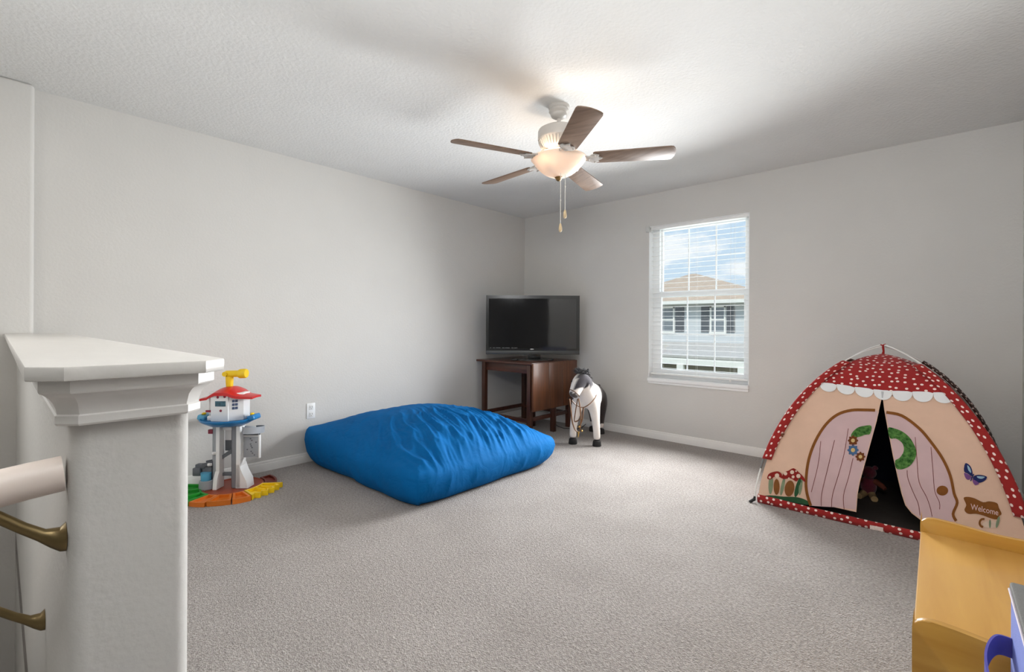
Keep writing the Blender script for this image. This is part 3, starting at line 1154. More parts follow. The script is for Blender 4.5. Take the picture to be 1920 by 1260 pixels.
def skinned(name, verts, edges, radii, root, sub=2):
    me = bpy.data.meshes.new(name + '_cage')
    me.from_pydata([tuple(v) for v in verts], edges, [])
    o = bpy.data.objects.new(name + '_cage', me)
    COL.objects.link(o)
    o.modifiers.new('skin', 'SKIN')
    for i, r in enumerate(radii):
        sv = me.skin_vertices[0].data[i]
        sv.radius = (r, r) if not isinstance(r, tuple) else r
        sv.use_root = (i == root)
    o.modifiers['skin'].use_smooth_shade = True
    ss = o.modifiers.new('sub', 'SUBSURF')
    ss.levels = sub
    ss.render_levels = sub
    dg = bpy.context.evaluated_depsgraph_get()
    ev = o.evaluated_get(dg)
    new = bpy.data.meshes.new_from_object(ev)
    bpy.data.objects.remove(o, do_unlink=True)
    bpy.data.meshes.remove(me)
    new.name = name
    return new


hv = [(-0.22, 0, 0.445), (-0.10, 0, 0.440), (0.06, 0, 0.435), (0.20, 0, 0.445), (0.275, -0.005, 0.505), (0.315, -0.008, 0.575),
      (0.345, -0.020, 0.625), (0.385, -0.040, 0.583), (0.425, -0.060, 0.516), (0.452, -0.074, 0.458),
      # front legs
      (0.245, -0.075, 0.375), (0.285, -0.100, 0.235), (0.296, -0.110, 0.130), (0.298, -0.111, 0.055),
      (0.245, 0.075, 0.375), (0.280, 0.102, 0.235), (0.289, 0.113, 0.130), (0.290, 0.115, 0.055),
      # hind legs
      (-0.235, -0.065, 0.350), (-0.285, -0.055, 0.215), (-0.305, -0.048, 0.130), (-0.300, -0.045, 0.055),
      (-0.205, 0.068, 0.350), (-0.235, 0.062, 0.215), (-0.232, 0.056, 0.130), (-0.222, 0.052, 0.055)]
he = [(0, 1), (1, 2), (2, 3), (3, 4), (4, 5), (5, 6), (6, 7), (7, 8), (8, 9), (3, 10), (10, 11), (11, 12), (12, 13), (3, 14), (14, 15), (15, 16), (16, 17),
      (0, 18), (18, 19), (19, 20), (20, 21), (0, 22), (22, 23), (23, 24), (24, 25)]
hr = [0.104, 0.108, 0.112, 0.124, 0.112, 0.098, 0.084, 0.072, 0.055, 0.049,
      0.066, 0.039, 0.034, 0.033, 0.066, 0.039, 0.034, 0.033,
      0.072, 0.040, 0.032, 0.032, 0.072, 0.040, 0.032, 0.032]
hm_ = skinned('body', [HM @ Vector(v) - HC for v in hv], he, hr, 2)
ca = hm_.color_attributes.new('patches', 'FLOAT_COLOR', 'POINT')
inv = Matrix.Rotation(radians(69.4), 4, 'Z')
cream, dark, muz = lin((236, 228, 220)), lin((58, 50, 48)), lin((84, 76, 72))
cheek = lin((66, 62, 66))
for i, v in enumerate(hm_.vertices):
    p = inv @ v.co
    w = 0.015 * noise.noise(p * 18)
    c = cream
    if p.x + w < 0.12 - 0.25 * max(0, 0.42 - p.z) and p.z > 0.0 and not (p.x > 0.0 and p.z < 0.36):
        c = dark if p.z > 0.105 else cream
    if p.x > 0.285 and p.z > 0.548 + w + 0.25 * max(-0.05, p.y - 0.02):
        side = p.y + 0.25 * (p.x - 0.39)
        c = cheek if (side > -0.040 + 0.4 * w or side < -0.098) else cream
    if (p - Vector((0.460, -0.078, 0.452))).length < 0.056 + w:
        c = muz
    ca.data[i].color = c
hm_.materials.append(vcol_material('plush_patches', 0.95, 0.002, 260))
ho = bpy.data.objects.new('body', hm_)
COL.objects.link(ho)
ho.parent = horse
for p in hm_.polygons:
    p.use_smooth = True
HOOF = mat('hoof_black', (26, 24, 24), rough=0.7, var=0.1, vscale=40)
for (x, y) in ((0.298, -0.111), (0.290, 0.115), (-0.300, -0.045), (-0.222, 0.052)):
    b = B(HM)
    b.lathe([(0.0, 0.0), (0.039, 0.0), (0.041, 0.006), (0.036, 0.045), (0.032, 0.050), (0.0, 0.052)], (x, y, 0), 24)
    b.obj('hoof', HOOF, horse)
HAIR = mat('plush_hair', (38, 35, 38), rough=0.9, var=0.25, vscale=60, sheen=0.4)
for sy in (-1, 1):
    b = B(HM)
    base = Vector((0.325, -0.018 + sy * 0.042, 0.672))
    b.tube([base, base + Vector((0.0, sy * 0.010, 0.025)), base + Vector((0.004, sy * 0.014, 0.048))], [0.020, 0.016, 0.003], seg=10, flat=0.6)
    b.obj('ear', HAIR, horse)
rnd = random.Random(3)
b = B(HM)
for k in range(190):
    f = rnd.random()
    bx = Vector((0.345 - 0.02 * rnd.random(), -0.020 + rnd.uniform(-0.045, 0.05), 0.682 + rnd.uniform(-0.012, 0.006)))
    d = Vector((rnd.uniform(0.0, 0.9), rnd.uniform(-0.8, 0.8), rnd.uniform(0.2, 1.0))).normalized() * rnd.uniform(0.035, 0.068)
    b.tube([bx, bx + d * 0.6, bx + d + Vector((0.006, 0, -0.010))], [0.0045, 0.0035, 0.0008], seg=5)
b.obj('forelock', HAIR, horse)
b = B(HM)
for k in range(170):
    t_ = rnd.random()
    q = Vector((0.305 - 0.115 * t_, 0.0 + rnd.uniform(-0.025, 0.025), 0.668 - 0.115 * t_))
    d = Vector((rnd.uniform(-0.6, 0.0), rnd.uniform(-0.8, 0.8), rnd.uniform(0.0, 0.5))).normalized() * rnd.uniform(0.03, 0.05)
    b.tube([q, q + d * 0.7, q + d + Vector((0, 0, -0.02))], [0.005, 0.004, 0.001], seg=5)
b.obj('mane', HAIR, horse)
b = B(HM)
for k in range(60):
    o_ = Vector((rnd.uniform(-0.012, 0.012), rnd.uniform(-0.02, 0.02), 0))
    b.tube([Vector((-0.325, 0, 0.49)) + o_, Vector((-0.375, 0, 0.44)) + o_ * 1.4, Vector((-0.385, 0, 0.33)) + o_ * 1.8, Vector((-0.375, 0, 0.20 + rnd.uniform(-.03, .03))) + o_],
           [0.006, 0.006, 0.005, 0.001], seg=5)
b.obj('tail', HAIR, horse)
for sy in (-1, 1):
    b = B(HM)
    b.ball((0.400, -0.042 + sy * 0.056, 0.600), 0.0095, seg=12)
    b.obj('eye', mat('eye_black', (16, 14, 14), rough=0.1, var=0.05), horse)
for sy in (-1, 1):
    b = B(HM)
    b.ball((0.490, -0.084 + sy * 0.020, 0.458), 0.006, (0.6, 1, 1), seg=10)
    b.obj('nostril', HOOF, horse)


def at(px, py, t):
    return EYE + ray(px, py) * t


STRAP = mat('bridle_leather', (96, 62, 30), rough=0.45, var=0.12, vscale=30)
BRASS = mat('bridle_brass', (190, 150, 84), rough=0.35, metal=0.7, var=0.05)
brd = None


def spline(pts, n=8):
    pts = [Vector(p) for p in pts]
    out = []
    for i in range(len(pts) - 1):
        p0, p1, p2, p3 = pts[max(i - 1, 0)], pts[i], pts[i + 1], pts[min(i + 2, len(pts) - 1)]
        for k in range(n):
            t = k / n
            out.append(0.5 * ((2 * p1) + (-p0 + p2) * t + (2 * p0 - 5 * p1 + 4 * p2 - p3) * t * t + (-p0 + 3 * p1 - 3 * p2 + p3) * t ** 3))
    out.append(pts[-1])
    return out


b = B()
b.tube(spline([at(1072, 751, 4.10), at(1080, 759, 4.12), at(1093, 764, 4.115), at(1106, 757, 4.13), at(1115, 747, 4.20), at(1118, 741, 4.30)]), 0.0075, seg=8, flat=0.6)
b.obj('breast_strap', STRAP, horse)
b = B()
b.tube(spline([at(1068, 748, 4.03), at(1070, 765, 4.03), at(1073, 790, 4.05), at(1078, 805, 4.06), at(1085, 811, 4.06)]), 0.0075, seg=8, flat=0.6)
b.tube(spline([at(1085, 747, 4.01), at(1088, 768, 4.02), at(1089, 790, 4.04), at(1087, 806, 4.05)]), 0.0075, seg=8, flat=0.6)
b.tube(spline([at(1083, 748, 4.01), at(1079, 772, 4.02), at(1077, 789, 4.03), at(1083, 789, 4.03), at(1088, 784, 4.03)]), 0.006, seg=8, flat=0.6)
b.tube(spline([at(1094, 764, 4.10), at(1092, 785, 4.06), at(1086, 800, 4.05)]), 0.0065, seg=8, flat=0.6)
b.obj('rein', STRAP, horse)
b = B()
b.ball(at(1086, 800, 4.045), 0.010, seg=12)
b.ball(at(1091, 808, 4.045), 0.009, seg=12)
b.tube([at(1085, 809, 4.045), at(1084, 820, 4.045)], [0.009, 0.004], seg=10)
b.obj('rein_knot', BRASS, horse)
b = B(HM)
pts = []
for k in range(24):
    a = 2 * pi * k / 24
    ax = Vector((0.45, -0.45, -0.77)).normalized()
    s1 = ax.orthogonal().normalized()
    s2 = ax.cross(s1)
    pts.append(Vector((0.434, -0.064, 0.500)) + (s1 * cos(a) + s2 * sin(a)) * 0.0505)
b.tube(pts, 0.004, seg=6, closed=True)
b.obj('noseband', STRAP, horse)

# ================================================================== PLAY TENT
TCX, TCY = -0.250, 3.802
HXT, HYT = 0.583, 0.548
TENTZ = 0.935
tent = thing('play_tent', 'pink child play tent with red polka dot roof and printed cottage door', 'tent', (TCX, TCY, 0))
CORN = [(-1, -1), (1, -1), (1, 1), (-1, 1)]      # FL, FR, BR, BL


def pole_pt(c, v, lift=True):
    ph = v * pi / 2
    s = 1 - cos(ph)
    z = TENTZ * max(0.0, sin(ph)) ** 1.24
    k = 1 - s
    up = 0.062 * max(0.0, (v - 0.55) / 0.45) ** 2 if lift else 0.0
    g = 1.03 if lift else 1.0
    return Vector((TCX + CORN[c][0] * HXT * k * g, TCY + CORN[c][1] * HYT * k * g, z + up))


def panel_pt(c, u, v, off=0.0):
    A, C_ = pole_pt(c, v, False), pole_pt((c + 1) % 4, v, False)
    p = A.lerp(C_, u)
    nx, ny = (0, -1), (1, 0)
    nrm = Vector(((0, -1, 0), (1, 0, 0), (0, 1, 0), (-1, 0, 0))[c])
    tilt = Vector((nrm.x * cos(v * 1.2), nrm.y * cos(v * 1.2), sin(v * 1.2)))
    sag = -0.022 * 4 * u * (1 - u) * (1 - v) * (1 if v < 0.75 else (1 - v) / 0.25)
    wr = (0.006 * noise.noise(Vector((u * 4.5 + c * 5, v * 4.5, 0.3))) + 0.0025 * noise.noise(Vector((u * 9 + v * 5, v * 4 - u * 3, 2.2 + c)))) * min(1, v * 6)
    p.z += 0.014 * max(0.0, (v - 0.86) / 0.14) ** 1.5
    return p + tilt * ((sag + wr) * min(1.0, (1 - v) * 8) + off)


def solve_uv(px, py, c=0, guess=(0.5, 0.4)):
    u, v = guess
    for _ in range(40):
        x0, y0 = proj(panel_pt(c, u, v))
        e = 1e-3
        xu, yu = proj(panel_pt(c, u + e, v))
        xv, yv = proj(panel_pt(c, u, v + e))
        a, b_, c_, d = (xu - x0) / e, (xv - x0) / e, (yu - y0) / e, (yv - y0) / e
        det = a * d - b_ * c_
        if abs(det) < 1e-6:
            break
        rx, ry = px - x0, py - y0
        du, dv = (rx * d - b_ * ry) / det, (a * ry - c_ * rx) / det
        u += max(-0.15, min(0.15, du)) * 0.8
        v += max(-0.12, min(0.12, dv)) * 0.8
        v = min(0.985, max(-0.05, v))
        if abs(rx) + abs(ry) < 0.02:
            break
    return u, v


def sheet(name, poly, material, parent, c=0, off=0.0, cuts=(26, 44), thick=0.0, tris=None):
    """A polygon given in panel space (u, v), cut finely and laid on panel c at height off."""
    bm = bmesh.new()
    if tris:
        vs_ = [bm.verts.new((p[0], p[1], 0)) for p in poly]
        for t in tris:
            try:
                bm.faces.new([vs_[i] for i in t])
            except ValueError:
                pass
    else:
        vs_ = [bm.verts.new((p[0], p[1], 0)) for p in poly]
        f = bm.faces.new(vs_)
        f.normal_update()
        bmesh.ops.triangulate(bm, faces=[f], ngon_method='EAR_CLIP')
    us = [p[0] for p in poly]
    vv_ = [p[1] for p in poly]
    for n_, lo, hi, nor in ((cuts[0], min(us), max(us), (1, 0, 0)), (cuts[1], min(vv_), max(vv_), (0, 1, 0))):
        for k in range(1, n_):
            q = k / n_
            if lo < q < hi:
                g = list(bm.verts) + list(bm.edges) + list(bm.faces)
                bmesh.ops.bisect_plane(bm, geom=g, plane_co=(q, q, 0), plane_no=nor)
    bmesh.ops.remove_doubles(bm, verts=bm.verts, dist=1e-6)
    uvl = bm.loops.layers.uv.new('uv')
    o = Vector(tent.location)
    for f in bm.faces:
        for l in f.loops:
            u, v = l.vert.co.x, l.vert.co.y
            k = cos(v * pi / 2)
            wd = 2 * (HXT if c % 2 == 0 else HYT)
            l[uvl].uv = ((u - 0.5) * wd * max(k, 0.02), v * 1.25)
    bm.normal_update()
    if sum(f.normal.z * f.calc_area() for f in bm.faces) < 0:
        bmesh.ops.reverse_faces(bm, faces=bm.faces)
    for v in bm.verts:
        v.co = panel_pt(c, v.co.x, v.co.y, off) - o
    me = bpy.data.meshes.new(name)
    bm.to_mesh(me)
    bm.free()
    me.materials.append(material)
    for p in me.polygons:
        p.use_smooth = True
    ob = bpy.data.objects.new(name, me)
    COL.objects.link(ob)
    ob.parent = parent
    if thick:
        sm = ob.modifiers.new('cloth', 'SOLIDIFY')
        sm.thickness = thick
        sm.offset = -1
    return ob


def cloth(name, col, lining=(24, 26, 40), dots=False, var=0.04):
    m = mat(name, col, rough=0.85, var=var, vscale=9, bump=0.0015, bscale=30, spec=0.15, sheen=0.15)
    nt = m.node_tree
    bs = nt.nodes['Principled BSDF']
    src = bs.inputs['Base Color'].links[0].from_socket
    if dots:
        uv = nt.nodes.new('ShaderNodeUVMap')
        uv.uv_map = 'uv'
        vo = nt.nodes.new('ShaderNodeTexVoronoi')
        vo.voronoi_dimensions = '2D'
        vo.inputs['Scale'].default_value = 26
        vo.inputs['Randomness'].default_value = 0.55
        lt = nt.nodes.new('ShaderNodeMath')
        lt.operation = 'LESS_THAN'
        lt.inputs[1].default_value = 0.19
        mx = nt.nodes.new('ShaderNodeMixRGB')
        mx.inputs['Color2'].default_value = lin((246, 222, 214))
        nt.links.new(uv.outputs[0], vo.inputs['Vector'])
        nt.links.new(vo.outputs['Distance'], lt.inputs[0])
        nt.links.new(lt.outputs[0], mx.inputs['Fac'])
        nt.links.new(src, mx.inputs['Color1'])
        src = mx.outputs[0]
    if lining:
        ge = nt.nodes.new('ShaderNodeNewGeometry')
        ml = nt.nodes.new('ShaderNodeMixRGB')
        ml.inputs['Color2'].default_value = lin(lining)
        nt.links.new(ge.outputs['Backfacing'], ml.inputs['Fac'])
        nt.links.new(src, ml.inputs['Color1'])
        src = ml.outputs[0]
    nt.links.new(src, bs.inputs['Base Color'])
    return m


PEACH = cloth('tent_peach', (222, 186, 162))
DOTS = cloth('tent_red_dots', (160, 42, 42), dots=True)
SPR = {}


def ink(name, col, col2=None, var=0.08, vscale=40):
    return mat('ink_' + name, col, rough=0.85, var=var, vscale=vscale, spec=0.1, col2=col2)


def c3(x, y):
    return (1380 + x / 3.15, 630 + y / 3.15)


def c6(x, y):
    return (1420 + x / 5.04, 760 + y / 5.04)


def c7(x, y):
    return (1640 + x / 4.846, 760 + y / 4.846)


UVGRID = []


def best_guess(px, py):
    if not UVGRID:
        for i in range(41):
            for j in range(46):
                u, v = i / 40, j / 48
                UVGRID.append((u, v) + proj(panel_pt(0, u, v)))
    return min(UVGRID, key=lambda g: (g[2] - px) ** 2 + (g[3] - py) ** 2)[:2]


def uvs(pts, guess=None):
    out = []
    for p in pts:
        g = solve_uv(p[0], p[1], 0, best_guess(p[0], p[1]))
        out.append(g)
    return out


def smooth2(pts, n=5, closed=False):
    P3 = [Vector((p[0], p[1], 0)) for p in pts]
    if closed:
        m = len(P3)
        out = []
        for i in range(m):
            p0, p1, p2, p3 = P3[i - 1], P3[i], P3[(i + 1) % m], P3[(i + 2) % m]
            for k in range(n):
                t = k / n
                q = 0.5 * ((2 * p1) + (-p0 + p2) * t + (2 * p0 - 5 * p1 + 4 * p2 - p3) * t * t + (-p0 + 3 * p1 - 3 * p2 + p3) * t ** 3)
                out.append((q.x, q.y))
        return out
    return [(q.x, q.y) for q in spline(P3, n)]


def ribbon(pts, hw):
    """closed outline of a band of half width hw along pts (pixels)"""
    a, c = [], []
    n = len(pts)
    for i in range(n):
        p, q = Vector(pts[max(i - 1, 0)][:2]), Vector(pts[min(i + 1, n - 1)][:2])
        d = (q - p).normalized()
        nr = Vector((-d.y, d.x)) * hw
        a.append((pts[i][0] + nr.x, pts[i][1] + nr.y))
        c.append((pts[i][0] - nr.x, pts[i][1] - nr.y))
    return a + c[::-1]


def circle(cx, cy, rx, ry=None, n=20, rot=0.0, wob=0, wn=8):
    ry = ry or rx
    out = []
    for k in range(n):
        a = 2 * pi * k / n
        r = 1 + wob * cos(wn * a)
        x, y = rx * r * cos(a), ry * r * sin(a)
        out.append((cx + x * cos(rot) - y * sin(rot), cy + x * sin(rot) + y * cos(rot)))
    return out


# seam between wall cloth and roof cloth, in panel space
seam = uvs([(1535, 718), (1568, 721), (1600, 726), (1632, 730), (1655, 733), (1690, 734.5), (1725, 735.5), (1760, 737), (1794, 739)], (0.1, 0.6))
v_l = seam[0][1] - (seam[1][1] - seam[0][1]) / max(1e-4, seam[1][0] - seam[0][0]) * seam[0][0]
v_r = seam[-1][1] + (seam[-1][1] - seam[-2][1]) / max(1e-4, seam[-1][0] - seam[-2][0]) * (1 - seam[-1][0])
seam = [(0.0, v_l)] + seam + [(1.0, v_r)]
slit_l = uvs([(1653.5, 743), (1650, 757), (1643, 790), (1631, 833), (1621, 870), (1612, 902), (1607.5, 925), (1606, 945), (1605, 960)], (0.5, 0.5))
slit_r = uvs([(1655.5, 743), (1659, 770), (1666, 808), (1675, 855), (1685, 900), (1691, 925), (1698, 947), (1710, 962), (1726, 974)], (0.5, 0.5))
bot_l = [(0.0, 0.02), (0.1, 0.035), (0.2, 0.03)]
bl = uvs([(1500, 936), (1550, 948)], (0.2, 0.03))
front = [(0.0, 0.015)] + bl + slit_l[::-1] + slit_r + uvs([(1745, 990), (1780, 1004), (1840, 1014)], (0.8, 0.02)) + [(1.0, 0.012)] + seam[::-1]
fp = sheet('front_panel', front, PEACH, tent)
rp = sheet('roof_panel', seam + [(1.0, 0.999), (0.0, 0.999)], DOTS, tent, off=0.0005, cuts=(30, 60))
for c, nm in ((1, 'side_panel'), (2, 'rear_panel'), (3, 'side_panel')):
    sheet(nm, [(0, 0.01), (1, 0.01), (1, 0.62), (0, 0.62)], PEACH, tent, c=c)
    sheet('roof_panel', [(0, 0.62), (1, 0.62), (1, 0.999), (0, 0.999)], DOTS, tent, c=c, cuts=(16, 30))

# scalloped valance: eight lobes
WHITE_CLOTH = cloth('tent_white', (236, 236, 236), lining=None, var=0.02)
xs = [1537, 1569, 1603, 1638, 1673, 1711, 1750, 1790]


def seam_px(x):
    tbl = [(1530, 717), (1568, 721), (1600, 726), (1632, 730), (1655, 733), (1690, 734.5), (1725, 735.5), (1760, 737), (1800, 739)]
    for (xa, ya), (xb, yb) in zip(tbl, tbl[1:]):
        if xa <= x <= xb:
            return ya + (yb - ya) * (x - xa) / (xb - xa)
    return tbl[-1][1]


for k in range(7):
    xa, xb = xs[k], xs[k + 1]
    pts = []
    for q in range(13):
        a = pi * q / 12
        x = (xa + xb) / 2 - (xb - xa) / 2 * cos(a)
        pts.append((x, seam_px(x) + (14.5 + 0.6 * k) * sin(a) ** 0.8 + 1.5))
    pts += [(xb - (xb - xa) * q / 4, seam_px(xb - (xb - xa) * q / 4) - 0.5) for q in range(1, 4)]
    sheet('valance_lobe', uvs([(xa, seam_px(xa))] + pts, (0.5, 0.55)), WHITE_CLOTH, tent, off=0.005, cuts=(40, 80))

# printed door
LAV = ink('lavender', (206, 176, 176), var=0.04, vscale=10)
BROWN = ink('brown', (132, 82, 40))
arch_l = smooth2([c3(442, 1002), c3(420, 930), c3(414, 850), c3(430, 730), c3(470, 620), c3(530, 525), c3(600, 465), c3(680, 440), c3(760, 438), c3(822, 440)], 4)
arch_r = smooth2([c3(888, 452), c3(980, 472), c3(1080, 545), c3(1150, 625), c3(1220, 725), c3(1265, 825), c3(1288, 930), c3(1306, 985), c3(1282, 1050), c3(1300, 1092)], 4)
dl = arch_l + [(1648, 772), (1642, 796), (1632, 833), (1622, 869), (1613, 901), (1608.5, 924), (1607, 945), (1606, 956)] + [c3(600, 1012), c3(520, 1008)]
dr = [(1661, 772), (1667, 808), (1676, 855), (1686, 899), (1692, 924), (1699, 946), (1711, 961), (1726, 972), (1760, 981)] + arch_r[::-1]
sheet('door_print', uvs(dl, (0.2, 0.1)), LAV, fp, off=0.0012, cuts=(40, 60))
sheet('door_print', uvs(dr, (0.6, 0.3)), LAV, fp, off=0.0012, cuts=(40, 60))
sheet('door_frame_print', uvs(ribbon(arch_l, 2.7), (0.2, 0.1)), BROWN, fp, off=0.0026, cuts=(50, 80))
sheet('door_frame_print', uvs(ribbon(arch_r, 2.7), (0.6, 0.4)), BROWN, fp, off=0.0026, cuts=(50, 80))
LINE = ink('line', (120, 66, 60))
for pl in ([c6(600, 340), c6(575, 560), c6(510, 820)], [c6(730, 330), c6(660, 620), c6(610, 830), c6(605, 950)],
           [c6(860, 220), c6(820, 460), c6(760, 680), c6(710, 850), c6(702, 965)], [c6(905, 500), c6(860, 690), c6(815, 850), c6(820, 985)],
           [c7(295, 590), c7(302, 665), c7(350, 790), c7(395, 890), c7(412, 1000)], [c7(368, 290), c7(385, 500), c7(403, 695), c7(470, 830), c7(505, 930), c7(522, 1010)],
           [c7(512, 380), c7(530, 600), c7(546, 780), c7(588, 880), c7(590, 945)]):
    sheet('plank_line_print', uvs(ribbon(smooth2(pl, 4), 0.55), (0.4, 0.3)), LINE, fp, off=0.0024, cuts=(30, 70))
GREEN = ink('wreath', (36, 78, 34), (96, 140, 72), vscale=70)
wr_r = [c7(122, 208), c7(180, 212), c7(260, 245), c7(330, 310), c7(375, 405), c7(370, 480), c7(320, 550), c7(250, 582), c7(195, 572), c7(186, 505), c7(225, 480),
        c7(262, 425), c7(262, 370), c7(238, 332), c7(190, 303), c7(140, 300)]
sheet('wreath_print', uvs(smooth2(wr_r, 3, True), (0.6, 0.35)), GREEN, fp, off=0.0040, cuts=(40, 60))
wr_l = [c6(1078, 196), c6(1010, 196), c6(950, 212), c6(905, 250), c6(885, 290), c6(905, 306), c6(960, 300), c6(1020, 280), c6(1066, 272)]
sheet('wreath_print', uvs(smooth2(wr_l, 3, True), (0.4, 0.4)), GREEN, fp, off=0.0040, cuts=(40, 60))
TAN = ink('tan', (206, 176, 120))
FB = ink('flower_brown', (110, 62, 34))
FBL = ink('flower_blue', (74, 104, 140))
for (x, y, r, m_) in ((905, 335, 44, FB), (905, 425, 48, FBL), (975, 487, 42, FB)):
    cx_, cy_ = c6(x, y)
    fl = sheet('flower_print', uvs(circle(cx_, cy_, r / 5.04, n=48, wob=0.14, wn=8), (0.42, 0.35)), m_, fp, off=0.0052, cuts=(30, 40))
    sheet('flower_print', uvs(circle(cx_, cy_, r / 5.04 * 0.42, n=14), (0.42, 0.35)), TAN, fp, off=0.0060, cuts=(30, 40))
# mushrooms in grass
DG = ink('leaf_dark', (48, 84, 56))
LG = ink('leaf_pale', (128, 140, 112))
MR = ink('mushroom_red', (140, 40, 36))
MS = ink('mushroom_stem', (132, 84, 46))
CRM = ink('cream', (222, 196, 176))
sheet('grass_print', uvs(smooth2([c6(22, 862), c6(120, 850), c6(250, 862), c6(380, 868), c6(470, 900), c6(490, 940), c6(380, 925), c6(250, 900), c6(120, 880)], 3, True), (0.1, 0.1)), DG, fp, off=0.0014, cuts=(40, 60))
for (x, y, rx, ry, rt, m_) in ((128, 745, 22, 95, 0.05, LG), (240, 765, 16, 90, 0.2, LG), (410, 760, 16, 90, 0.12, LG), (385, 775, 24, 95, 0.28, DG),
                               (183, 770, 28, 75, 0, MS), (305, 785, 46, 76, 0.15, MS)):
    cx_, cy_ = c6(x, y)
    sheet('plant_print', uvs(circle(cx_, cy_, rx / 5.04, ry / 5.04, n=18, rot=rt), (0.12, 0.2)), m_, fp, off=0.0024 if m_ != MS else 0.0032, cuts=(30, 50))
for pts in ([c6(95, 690), c6(108, 650), c6(150, 630), c6(200, 625), c6(232, 650), c6(236, 690), c6(200, 672), c6(160, 676), c6(125, 700)],
            [c6(236, 690), c6(250, 640), c6(300, 615), c6(345, 595), c6(390, 630), c6(440, 680), c6(455, 725), c6(400, 690), c6(370, 720), c6(320, 690), c6(270, 695)]):
    sheet('mushroom_print', uvs(smooth2(pts, 3, True), (0.1, 0.25)), MR, fp, off=0.0044, cuts=(30, 50))
for (x, y, r) in ((188, 664, 21), (268, 645, 17), (330, 632, 19), (340, 676, 14), (390, 668, 20), (120, 680, 12), (300, 690, 9), (368, 622, 8)):
    cx_, cy_ = c6(x, y)
    sheet('mushroom_spot_print', uvs(circle(cx_, cy_, r / 5.04, n=14), (0.12, 0.25)), CRM, fp, off=0.0054, cuts=(20, 30))
# butterfly
NAVY = ink('navy', (40, 46, 92))
SKYB = ink('pale_blue', (150, 178, 196))
PUR = ink('purple', (118, 78, 132))
for pts, m_, of in (([c7(822, 528), c7(862, 545), c7(885, 590), c7(887, 645), c7(845, 620), c7(812, 600)], NAVY, 0.0030),
                    ([c7(842, 545), c7(868, 575), c7(876, 615), c7(850, 590)], SKYB, 0.0040),
                    ([c7(812, 615), c7(850, 628), c7(882, 658), c7(850, 678), c7(825, 660)], PUR, 0.0034),
                    ([c7(893, 652), c7(940, 632), c7(1018, 648), c7(1000, 685), c7(950, 705), c7(905, 690)], NAVY, 0.0030),
                    ([c7(930, 645), c7(1000, 650), c7(975, 668), c7(940, 662)], SKYB, 0.0040),
                    ([c7(888, 672), c7(925, 690), c7(948, 712), c7(915, 726), c7(895, 705)], PUR, 0.0036)):
    sheet('butterfly_print', uvs(smooth2(pts, 3, True), (0.85, 0.3)), m_, fp, off=of, cuts=(30, 40))
sheet('butterfly_print', uvs(ribbon([c7(900, 625), c7(885, 655), c7(872, 690)], 1.0), (0.85, 0.3)), NAVY, fp, off=0.0050, cuts=(20, 30))
# door knob, welcome sign, snail
cx_, cy_ = c7(615, 775)
sheet('knob_print', uvs(circle(cx_, cy_, 53 / 4.846, 45 / 4.846, n=24), (0.78, 0.2)), BROWN, fp, off=0.0026, cuts=(30, 40))
sign = [c7(808, 842), c7(850, 832), c7(910, 846), c7(985, 880), c7(1040, 872), c7(1110, 888), c7(1128, 930), c7(1152, 985), c7(1132, 1005), c7(1110, 1036), c7(1050, 1025),
        c7(985, 1000), c7(920, 985), c7(850, 985), c7(815, 950), c7(832, 905)]
sg = sheet('sign_print', uvs(smooth2(sign, 3, True), (0.88, 0.12)), BROWN, fp, off=0.0026, cuts=(30, 40))


def text_sheet(txt, mapping, material, parent, off):
    cu = bpy.data.curves.new('lettering', 'FONT')
    cu.body = txt
    cu.size = 1.0
    cu.resolution_u = 4
    to = bpy.data.objects.new('lettering', cu)
    COL.objects.link(to)
    dg = bpy.context.evaluated_depsgraph_get()
    me = bpy.data.meshes.new_from_object(to.evaluated_get(dg))
    bpy.data.objects.remove(to, do_unlink=True)
    w = max(v.co.x for v in me.vertices)
    uvp = []
    g = (0.88, 0.12)
    for v in me.vertices:
        px, py = mapping(v.co.x / w, v.co.y)
        uvp.append(solve_uv(px, py, 0, best_guess(px, py)))
    tris = [tuple(p.vertices) for p in me.polygons]
    bpy.data.meshes.remove(me)
    return sheet('lettering_print', uvp, material, parent, off=off, cuts=(2, 2), tris=tris)


def wmap(fx, fy):
    x0_, y0_ = c7(872, 945)
    x1_, y1_ = c7(1122, 1000)
    hgt = 66 / 4.846
    return x0_ + (x1_ - x0_) * fx + 0.10 * fy, y0_ + (y1_ - y0_) * fx - hgt * fy * 1.15


text_sheet('Welcome', wmap, ink('letter_pink', (226, 196, 190)), fp, 0.0040)
sheet('snail_print', uvs(circle(*c7(1050, 1082), 70 / 4.846, 34 / 4.846, n=20), (0.9, 0.06)), CRM, fp, off=0.0026, cuts=(30, 50))
sheet('snail_print', uvs(ribbon(circle(*c7(985, 1068), 32 / 4.846, 36 / 4.846, n=16)[4:14], 2.0), (0.88, 0.06)), BROWN, fp, off=0.0036, cuts=(30, 50))
sheet('plant_print', uvs(circle(*c7(1118, 1060), 14 / 4.846, 55 / 4.846, n=16, rot=0.25), (0.93, 0.08)), LG, fp, off=0.0040, cuts=(30, 50))
sheet('plant_print', uvs(circle(*c7(1047, 1075), 9 / 4.846, 40 / 4.846, n=14), (0.9, 0.08)), LG, fp, off=0.0040, cuts=(30, 50))

# piping along the open door flaps
for sl in (slit_l, slit_r):
    b = B()
    b.tube([panel_pt(0, u, v, 0.001) for u, v in sl], 0.0022, seg=6)
    b.obj('flap_piping', PEACH, tent)
b = B()
zp = [panel_pt(0, *solve_uv(1654.5, y, 0, (0.5, 0.5)), 0.007) for y in (736, 742, 747)]
b.tube(zp, [0.006, 0.004, 0.003], seg=8)
b.obj('zip_pull', mat('zip_grey', (200, 202, 204), rough=0.3, metal=0.5, var=0.03), tent)

